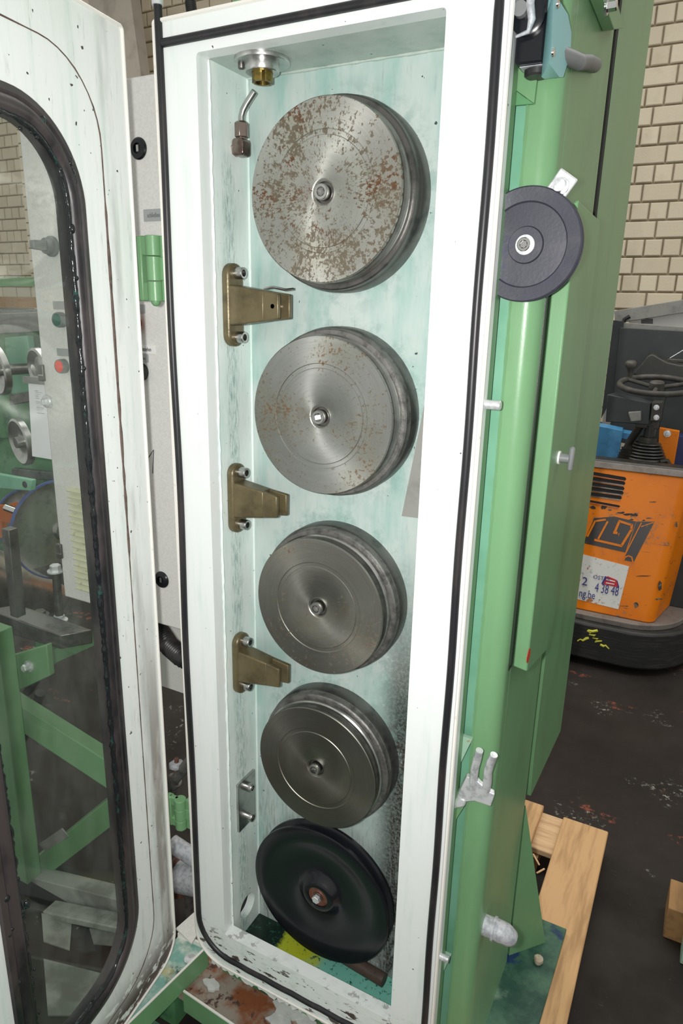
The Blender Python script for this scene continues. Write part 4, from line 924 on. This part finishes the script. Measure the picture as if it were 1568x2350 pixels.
# dark emblem with orange line work
Z = lambda x, y: (1290 + x / 5.64, 1040 + y / 5.64)         # zoomed reading -> photo pixel
em = [decal([Z(*q) for q in ((300, 1110), (420, 840), (680, 820), (960, 885), (820, 1285), (290, 1165))], 'logo_black', 'emblem'),
      decal([Z(*q) for q in ((965, 885), (1200, 885), (930, 1410), (805, 1385))], 'logo_black', 'emblem')]
def stroke(pts_, wd, mat='orange_paint', lift=.0022):
    for a, c in zip(pts_, pts_[1:]):
        A, C = front(*Z(*a)) + nf * lift, front(*Z(*c)) + nf * lift; B().bar(A, C + (C - A).normalized() * wd * .4, wd, .001, nf).build('emblem_line', mat, tr)
stroke([(420, 1120), (770, 1200), (900, 990), (905, 930), (745, 880), (690, 1010)], .011); stroke([(665, 1025), (705, 1030)], .013)
stroke([(1030, 900), (820, 1310)], .005); stroke([(330, 1080), (430, 880), (560, 860)], .009); stroke([(470, 1110), (590, 890)], .009); stroke([(1190, 895), (1030, 950)], .005)
stroke([(800, 1390), (815, 1350), (860, 1328), (905, 1345), (920, 1410)], .006)
random.seed(21)
for zx, zy, rx, ry in ((760, 770, 60, 14), (850, 790, 70, 16), (930, 800, 55, 22), (540, 700, 45, 30), (400, 700, 40, 30), (620, 735, 25, 10), (1130, 840, 40, 9), (1060, 870, 26, 8), (900, 860, 30, 10), (1480, 930, 22, 40), (1270, 1720, 26, 60), (1250, 1890, 45, 14), (1050, 1590, 110, 6), (1180, 630, 60, 7), (960, 1960, 30, 40)):
    decal([Z(zx + rx * random.uniform(.6, 1.2) * math.cos(2 * PI * j / 11), zy + ry * random.uniform(.5, 1.3) * math.sin(2 * PI * j / 11)) for j in range(11)], 'scuff', 'paint_scuff', .0009, .001)
# torn white sticker with the phone number
stk = decal([Z(*q) for q in ((260, 1305), (870, 1465), (730, 2020), (200, 1890))], 'torn_sticker', 'sticker', .0016, .0012)
decal([Z(*q) for q in ((560, 1590), (720, 1650), (745, 1740), (510, 1690))], 'ink_blue', 'sticker_logo', .0026, .0006)
decal([Z(*q) for q in ((590, 1590), (710, 1640), (725, 1735), (535, 1695))], 'button_red', 'sticker_logo', .0034, .0006)
decal([Z(*q) for q in ((580, 1625), (690, 1655), (690, 1668), (575, 1640))], 'sticker_white', 'sticker_logo_line', .0042, .0006); decal([Z(*q) for q in ((572, 1670), (680, 1690), (680, 1702), (568, 1682))], 'sticker_white', 'sticker_logo_line', .0042, .0006)
u = (front(*Z(760, 1830)) - front(*Z(420, 1765))); u.normalize(); vv = nf.cross(u).normalized(); vv = vv if vv.z > 0 else -vv
MT = Matrix((u, vv, nf)).transposed()
sp = front(*Z(420, 1790)); wpx = (front(*Z(760, 1850)) - sp).length
text('4 38 48', .068, sp + nf * .004, 'ink_blue', stk, M=MT, sx=wpx / .068 / 3.35)
text('ng.be', .058, front(*Z(215, 1850)) + nf * .004, 'ink_blue', stk, M=MT, sx=(front(*Z(460, 1890)) - front(*Z(215, 1850))).length / .058 / 2.45)
text('2', .06, front(*Z(250, 1700)) + nf * .004, 'ink_blue', stk, M=MT); text('OSTER', .028, front(*Z(400, 1620)) + nf * .004, 'ink_blue', stk, M=MT)
# yellow chalk marks on the skirt
k = B(); random.seed(9)
for pts_ in (((1348, 1447), (1356, 1452), (1352, 1456), (1366, 1458), (1360, 1464), (1372, 1466), (1366, 1472), (1382, 1471)), ((1326, 1471), (1332, 1467), (1338, 1470), (1346, 1465), (1352, 1464)), ((1378, 1479), (1386, 1483), (1390, 1481), (1398, 1489)), ((1350, 1446), (1360, 1449), (1372, 1447))):
    k.tube([pY(u, v, 3.358) for u, v in pts_], [.0045 + random.uniform(-.002, .003) for _ in pts_], 6)
k.build('chalk_mark', 'yellow_chalk', tr)
# steering wheel, column, console
YW = 3.92; c = pY(1508, 884, YW); RW = .178
t = bpy.data.objects.new('steering_wheel', None); COL.objects.link(t); t.parent = tr; w_ = Vector((c.x, c.y, c.z + HC)); t.location = w_ - WORLD[tr.name]; WORLD[t.name] = w_
tl = Matrix.Rotation(math.radians(9), 4, 'X'); tl.translation = c
B(tl).tube([(RW * math.cos(2 * PI * i / 48), RW * math.sin(2 * PI * i / 48), 0) for i in range(48)], .015, 10, True).build('rim', 'dusty_black', t, smooth=70)
B(tl).lathe([(0, .02), (.030, .02), (.036, .014), (.038, -.03), (.026, -.06), (0, -.06)], (0, 0, 0), 'Z', 28).build('hub', 'dusty_black', t)
for a in (2.62, .52, 4.71): B(tl).tube([(.03 * math.cos(a), .03 * math.sin(a), -.012), (RW * math.cos(a), RW * math.sin(a), 0)], .011, 8).build('spoke', 'dusty_black', t)
a = 2.55
B(tl).lathe([(0, -.01), (.013, -.01), (.012, .03), (.016, .055), (.028, .066), (.030, .085), (.022, .096), (0, .098)], (RW * math.cos(a) * .98, RW * math.sin(a) * .98, .0), 'Z', 24).build('spinner_knob', 'dusty_black', t, smooth=50)
B().cyl((c.x, c.y, c.z - .03), (c.x, c.y, c.z - .13), .05, .045).build('steering_column', 'truck_panel', tr)
B().cyl((c.x, c.y + .02, c.z - .12), (c.x - .01, c.y + .02, DK), .032).build('column_tube', 'truck_panel', tr)
q0 = [pY(*s_, 3.80) for s_ in ((1394, 905), (1494, 925), (1490, 975), (1390, 968))]; q1 = [v + Vector((.02, .13, 0)) for v in q0]
B().hexa(q0, q1).build('console', 'truck_panel', tr, .004)
q0 = [pY(*s_, 3.78) for s_ in ((1497, 922), (1520, 924), (1515, 968), (1492, 966))]; B().hexa(q0, [v + Vector((0, .1, 0)) for v in q0]).build('column_clamp', 'dusty_black', tr, .004)
for py in (935, 958): hex_bolt(tr, pY(1507, py, 3.78), (0, -1, 0), .009, .012, 'zinc')
q0 = [pY(*s_, 3.76) for s_ in ((1442, 946), (1471, 944), (1471, 966), (1448, 968))]; B().hexa(q0, [v + Vector((0, .03, 0)) for v in q0]).build('cup_holder', 'grey_metal', tr, .004)
# bellows gaiter with lever
c = pY(1480, 1077, 3.78); k = B(); prof = []; top_z = pY(1497, 1015, 3.84).z; H_ = top_z - (ft + .0)
for i in range(8):
    f_ = i / 8; rr = .118 - .058 * f_; z = ft + H_ * f_
    prof += [(rr, z), (rr - .004, z + H_ * .045), (rr - .022, z + H_ * .075)]
prof = [(0, DK), (.11, DK)] + prof + [(.045, top_z), (.045, top_z + .02), (0, top_z + .02)]
k.lathe(prof, (c.x - .01, 3.875, 0), 'Z', 20).build('bellows', 'truck_rubber', tr, smooth=30)
k = B(); k.lathe([(0, DK), (.06, DK)] + [(r_, ft + .02 + i * .014) for i in range(5) for r_ in (.06 - i * .004, .05 - i * .004)] + [(0, ft + .095)], (c.x - .09, 3.86, 0), 'Z', 16); k.build('bellows', 'truck_rubber', tr)
a = Vector((c.x - .01, 3.875, top_z)); B().cyl(a, a + Vector((.002, 0, .08)), .022).build('lever_shaft', 'truck_rubber', tr)
B().bar(a + Vector((-.07, 0, .085)), a + Vector((.04, 0, .085)), .03, .04, (0, 0, 1)).build('lever_arm', 'dusty_black', tr, .004)
B().tube([a + Vector((-.05, .02, .07)), a + Vector((-.09, .05, -.02)), a + Vector((-.12, .06, -.15))], .02, 10).build('lever_link', 'truck_rubber', tr)
B().tube([pY(1517, 1060, 3.8), pY(1532, 1058, 3.8), pY(1538, 1070, 3.8), pY(1542, 1092, 3.75)], .013, 8).build('side_lever', 'truck_rubber', tr)
# seat, back plates and orange post
YB2 = 4.25
q = [pY(*s_, YB2) for s_ in ((1424, 752), (1640, 764), (1640, 1060), (1398, 1010))]; B().hexa(q, [v + Vector((0, .03, 0)) for v in q]).build('rear_plate', 'truck_panel', tr, .003)
q = [pY(*s_, YB2 + .01) for s_ in ((1408, 735), (1432, 738), (1412, 900), (1380, 960))]; B().hexa(q, [v + Vector((0, .02, 0)) for v in q]).build('side_plate', 'truck_panel', tr)
q = [pY(*s_, YB2 + .04) for s_ in ((1430, 741), (1640, 757), (1640, 775), (1428, 757))]; B().hexa(q, [v + Vector((0, .15, 0)) for v in q]).build('rear_ledge', 'grey_metal', tr)
YT = 4.10; prof = [(1455, 855), (1470, 838), (1480, 826), (1486, 818), (1494, 813), (1502, 815), (1515, 823), (1532, 832), (1560, 838), (1640, 842), (1640, 880), (1455, 862)]
q = [pY(*s_, YT) for s_ in prof]; B().hexa(q, [v + Vector((0, .06, .01)) for v in q]).build('seat_back', 'truck_rubber', tr, .012)
q = [pY(*s_, YT + .08) for s_ in ((1530, 822), (1640, 828), (1640, 842), (1530, 833))]; B().hexa(q, [v + Vector((0, .2, 0)) for v in q]).build('armrest', 'truck_rubber', tr, .01)
q = [pY(*s_, 4.0) for s_ in ((1514, 982), (1560, 990), (1545, 1078), (1508, 1080))]; B().hexa(q, [v + Vector((0, .04, 0)) for v in q]).build('orange_post', 'orange_paint', tr, .003)
hex_bolt(tr, pY(1532, 995, 3.999), (0, -1, 0), .012, .01, 'zinc')
B().tube([pY(1538, 822, 4.05), pY(1575, 800, 4.05)], .0025, 6).build('wire', 'zinc', tr)
# blue crate and navy bin on the deck
q = [pY(*s_, 4.02) for s_ in ((1370, 976), (1430, 988), (1418, 1062), (1358, 1058))]
for v in q[2:]: v.z = DK + .001
t = thing('blue_crate', q[3], 'light blue plastic crate on the deck of the orange truck', 'crate')
B().hexa(q, [v + Vector((-.01, .12, 0)) for v in q]).build('crate_wall', 'blue_crate', t, .004)
q = [pY(*s_, 4.05) for s_ in ((1420, 990), (1456, 996), (1440, 1010), (1418, 1004))]; B().hexa(q, [v + Vector((0, .1, 0)) for v in q]).build('crate_handle', 'blue_crate', t, .003)
q = [pY(*s_, 4.05) for s_ in ((1556, 1000), (1640, 1010), (1640, 1092), (1540, 1080))]
for v in q[2:]: v.z = DK + .001
B().hexa(q, [v + Vector((0, .12, 0)) for v in q]).build('storage_bin', 'navy', tagd=('dark blue plastic bin behind the orange post', 'bin'), bevel=.004)
# white board with a grey rail against the brick wall
YWB = 5.3; wb = thing('white_board', (pY(1520, 740, YWB).x, YWB, FLOOR), 'white board under a grey steel rail by the brick wall', 'board')
a, c = pY(1446, 722, YWB), pY(1660, 770, YWB); B().box(a.x, c.x + .3, YWB, YWB + .03, c.z - .7, a.z + .02).build('panel', 'board_white', wb)
a, c = pY(1412, 728, YWB - .05), pY(1568, 703, YWB - .05); c = a + (c - a) * 1.5
B().bar(a, c, .085, .05, (0, 1, 0)).build('rail', 'grey_metal', wb, .004)
B().box(a.x, a.x + .05, YWB, YWB + .05, FLOOR, a.z).build('post', 'grey_metal', wb); B().box(c.x - .05, c.x, YWB, YWB + .05, FLOOR, c.z - .03).build('post', 'grey_metal', wb)
B().tube([pY(1446, 726, YWB - .1), pY(1434, 733, YWB - .1), pY(1430, 745, YWB - .1), pY(1424, 790, YWB - .1)], .014, 8).build('cable', 'rubber', wb)
for i in range(4): a = pY(1471, 733 + i * 3.0, YWB - .02); B().box(a.x, a.x + .075, YWB - .004, YWB + .001, a.z, a.z + .006).build('printed_bar', 'ink', wb)

# ================================================================== SPOOLING MACHINE seen through the door window
r0 = ray(88, 2000); YL = 1.62 / (-r0.z / r0.y)
sp_ = thing('spooling_machine', (pY(60, 1900, YL).x, YL, FLOOR), 'green spooling machine with steel rollers seen through the door window', 'machine')
Lp = lambda px, py, dy=0: pY(px, py, YL + dy)
B().bar(Lp(-5, 1440), Lp(66, 2010), .052, .05, (0, 1, 0)).build('upright', 'green_paint', sp_, .003)
B().bar(Lp(20, 1615, .08), Lp(330, 1815, .08), .075, .05, (0, 1, -.2)).build('brace', 'green_paint', sp_, .003)
B().bar(Lp(60, 2015, .08), Lp(330, 1800, .08), .065, .05, (0, 1, .2)).build('brace', 'green_paint', sp_, .003)
B().bar(Lp(98, 1945, .05), Lp(150, 1910, .05), .030, .004, (0, 1, .2)).build('strap', 'grey_metal', sp_)
B().bar(Lp(-60, 1985, .04), Lp(330, 2085, .04), .07, .05, (0, 1, 0)).build('base_rail', 'pale_steel_plate', sp_, .003)
B().bar(Lp(-60, 2050, -.02), Lp(330, 2130, -.02), .02, .05, (0, 1, 0)).build('base_strip', 'pale_steel_plate', sp_, .003)
a, c = Lp(-60, 2060, 0), Lp(330, 2110, 0)
for q in (a, c): pass
B().box(a.x, c.x, YL - .03, YL + .03, FLOOR, min(a.z, c.z)).build('base_skid', 'dark_void', sp_)
q = [Lp(*s_, .05) for s_ in ((20, 1506), (106, 1480), (113, 1552), (28, 1592))]; B().hexa(q, [v + Vector((0, .02, 0)) for v in q]).build('corner_plate', 'green_paint', sp_, .003)
hex_bolt(sp_, Lp(68, 1528, .05), (0, -1, 0), .011, .022, 'zinc')
q = [Lp(*s_, .25) for s_ in ((105, 1500), (230, 1440), (230, 1475), (130, 1520))]; B().hexa(q, [v + Vector((0, .03, 0)) for v in q]).build('cross_plate', 'green_paint', sp_)
# dark steel beam
DB = YL + .12
q = [pY(*s_, DB) for s_ in ((-30, 1398), (138, 1458), (138, 1490), (-30, 1440))]; t = B().hexa(q, [v + Vector((.05, .07, 0)) for v in q]).build('steel_beam', 'steel_dark', sp_, .003)
B().bar(pY(22, 1212, DB), pY(42, 1412, DB), .030, .03, (0, 1, 0)).build('flat_bar', 'steel_dark', sp_, .002)
a = pY(-60, 1316, DB + .12); c = pY(112, 1366, DB + .40); 
t = B().cyl(a - (c - a) * .4, c, .098, n=48).build('roller', 'steel', sp_)
B().cyl(c, c + (c - a).normalized() * .015, .085, n=40).build('roller_end', 'dark_void', t)
B().cyl(pY(137, 1425, DB + .1), pY(128, 1302, DB + .1), .012).build('threaded_rod', 'steel_dark', sp_)
hex_bolt(sp_, pY(128, 1312, DB + .1), (0, 0, 1), .016, .022, 'zinc'); hex_bolt(sp_, pY(137, 1425, DB + .1), (0, 0, 1), .016, .02, 'zinc'); hex_bolt(sp_, pY(92, 1412, DB + .1), (0, 0, 1), .018, .016, 'steel_dark')
q = [pY(*s_, DB + .12) for s_ in ((76, 1306), (160, 1282), (160, 1350))]; B().hexa(q, [v + Vector((0, .01, 0)) for v in q]).build('wedge_plate', 'steel_dark', sp_)
# blue-rimmed spool flanges, orange brackets and shafts
DS_ = DB + .35; ax = Vector((-.93, .22, -.05)).normalized()
for (px, py, rr, nm) in ((140, 1215, .172, 'spool_flange'), (60, 1190, .125, 'spool_flange')):
    c = pY(px, py, DS_ + (.25 if px < 100 else 0)); t = B().lathe([(0, -.03), (.03, -.03), (.034, -.01), (rr * .8, 0), (rr - .006, -.004), (rr - .006, .006), (0, .006)], c, ax, 64).build(nm, 'steel', sp_)
    B().lathe([(rr - .006, -.005), (rr, -.003), (rr, .007), (rr - .006, .007)], c, ax, 64, True).build('blue_rim', 'blue_rim', t)
a, c = pY(14, 1165, DS_), pY(135, 1210, DS_); B().cyl(a, c, .013).build('shaft', 'chrome', sp_); B().lathe([(.013, 0), (.026, 0), (.026, .05), (.013, .05)], a.lerp(c, .28), c - a, 24).build('shaft_collar', 'steel_dark', sp_)
for q in (((2, 1165), (30, 1153), (34, 1205), (4, 1198)), ((60, 1145), (118, 1128), (118, 1165), (95, 1172)), ((-30, 1160), (4, 1160), (4, 1235), (-30, 1235))):
    w4 = [pY(*s_, DS_ + .05) for s_ in q]; B().hexa(w4, [v + Vector((0, .02, 0)) for v in w4]).build('orange_bracket', 'orange_metal', sp_, .002)
q = [pY(*s_, DS_ - .1) for s_ in ((-40, 1082), (72, 1102), (70, 1127), (-40, 1118))]; B().hexa(q, [v + Vector((0, .02, 0)) for v in q]).build('cross_bar', 'green_bare', sp_, .003)
q = pY(57, 1112, DS_ - .1); B().lathe([(0, -.001), (.011, -.001), (.011, .001), (0, .001)], q, 'Y', 20).build('bar_hole', 'dark_void', sp_)
# upper body panels and pulleys
DU = DS_ + .30
for q, mt, nm in ((((-60, 722), (95, 716), (98, 760), (-60, 770)), 'grey_metal', 'hood_edge'), (((-60, 765), (110, 752), (125, 1000), (-60, 1010)), 'green_dirt_and_shade', 'body_panel'), (((10, 775), (62, 770), (80, 930), (20, 900)), 'green_bare', 'guard_plate'),
                  (((-60, 985), (100, 985), (130, 1100), (-60, 1095)), 'green_dirt_and_shade', 'lower_panel'), (((-60, 1095), (130, 1080), (150, 1310), (-60, 1290)), 'green_dirt_and_shade', 'inner_panel'), (((20, 905), (90, 895), (95, 918), (22, 930)), 'steel_dark', 'slide_rail'), (((25, 1075), (125, 1085), (125, 1102), (25, 1100)), 'steel_dark', 'slide_rail')):
    dz = {'guard_plate': -.04, 'slide_rail': -.06, 'hood_edge': -.03, 'lower_panel': .02, 'inner_panel': .12}.get(nm, 0)
    w4 = [pY(*s_, DU + dz) for s_ in q]; B().hexa(w4, [v + Vector((0, .03, 0)) for v in w4]).build(nm, mt, sp_, .003)
for px, py, rr in ((90, 848, .075), (48, 1014, .088), (-4, 850, .09)):
    c = pY(px, py, DU - .16); B().lathe([(0, -.02), (.02, -.02), (.022, 0), (rr * .6, .004), (rr - .008, -.012), (rr, -.008), (rr, .012), (0, .012)], c, (.3, 1, .1), 40).build('pulley', 'steel', sp_)
    B().cyl(c, c + Vector((.02, .20, 0)), .02).build('axle', 'steel_dark', sp_)
B().bar(pY(62, 1590, YL + .15), pY(92, 1545, YL + .15), .02, .02, (0, 1, 0)).build('handle', 'rubber', sp_)
B().tube([Lp(92, 1590, .2), Lp(70, 1660, .2), Lp(48, 1702, .2)], .016, 10).build('hose', 'rubber', sp_)
# legs carrying the upper body down to the floor
for x in (pY(-50, 1000, DU).x, pY(128, 1000, DU).x - .06): B().box(x, x + .06, DU + .16, DU + .22, FLOOR, pY(60, 770, DU).z).build('upright', 'green_dirt_and_shade', sp_)
# rail and plank against the far wall
a, c = pY(-60, 640, 4.6), pY(150, 650, 4.6); t = B().box(a.x - .5, c.x, 4.6, 4.7, c.z - .03, c.z + .05).build('guard_rail', 'green_paint', tagd=('pale green guard rail before the far brick wall', 'rail'))
for x in (a.x - .4, c.x - .1): B().box(x, x + .06, 4.62, 4.68, FLOOR, c.z - .03).build('post', 'green_paint', t)
a, c = pY(-60, 680, 4.4), pY(54, 706, 4.4); B().box(a.x, c.x, 4.35, 4.55, c.z, a.z).build('timber_crate', 'wood_dark', tagd=('brown timber crate end below the green guard rail', 'crate'))
a2 = pY(-60, 706, 4.4); B().box(a2.x - .1, pY(76, 720, 4.4).x, 4.35, 5.2, FLOOR, a2.z - .005).build('storage_cabinet', 'grey_metal', tagd=('dark grey cabinet carrying the timber crate', 'cabinet'))
# pale steel plates on the floor under the spooling machine
for i, q in enumerate((((95, 2095), (165, 2110), (160, 2180), (100, 2160)), ((205, 2130), (270, 2140), (275, 2170), (215, 2165)), ((100, 2200), (240, 2235), (170, 2330), (110, 2330)))):
    w4 = [pZ(*s_, FLOOR + .004) for s_ in q]; B().hexa(w4, [v - Vector((0, 0, .004)) for v in w4]).build('floor_plate', 'pale_steel_plate', tagd=(('pale worn plate on the floor below the green braces', 'smaller pale plate on the floor nearer the cabinet', 'largest pale plate on the floor at the window corner')[i], 'floor plate', 'floor plates'))
bpy.context.view_layer.update()
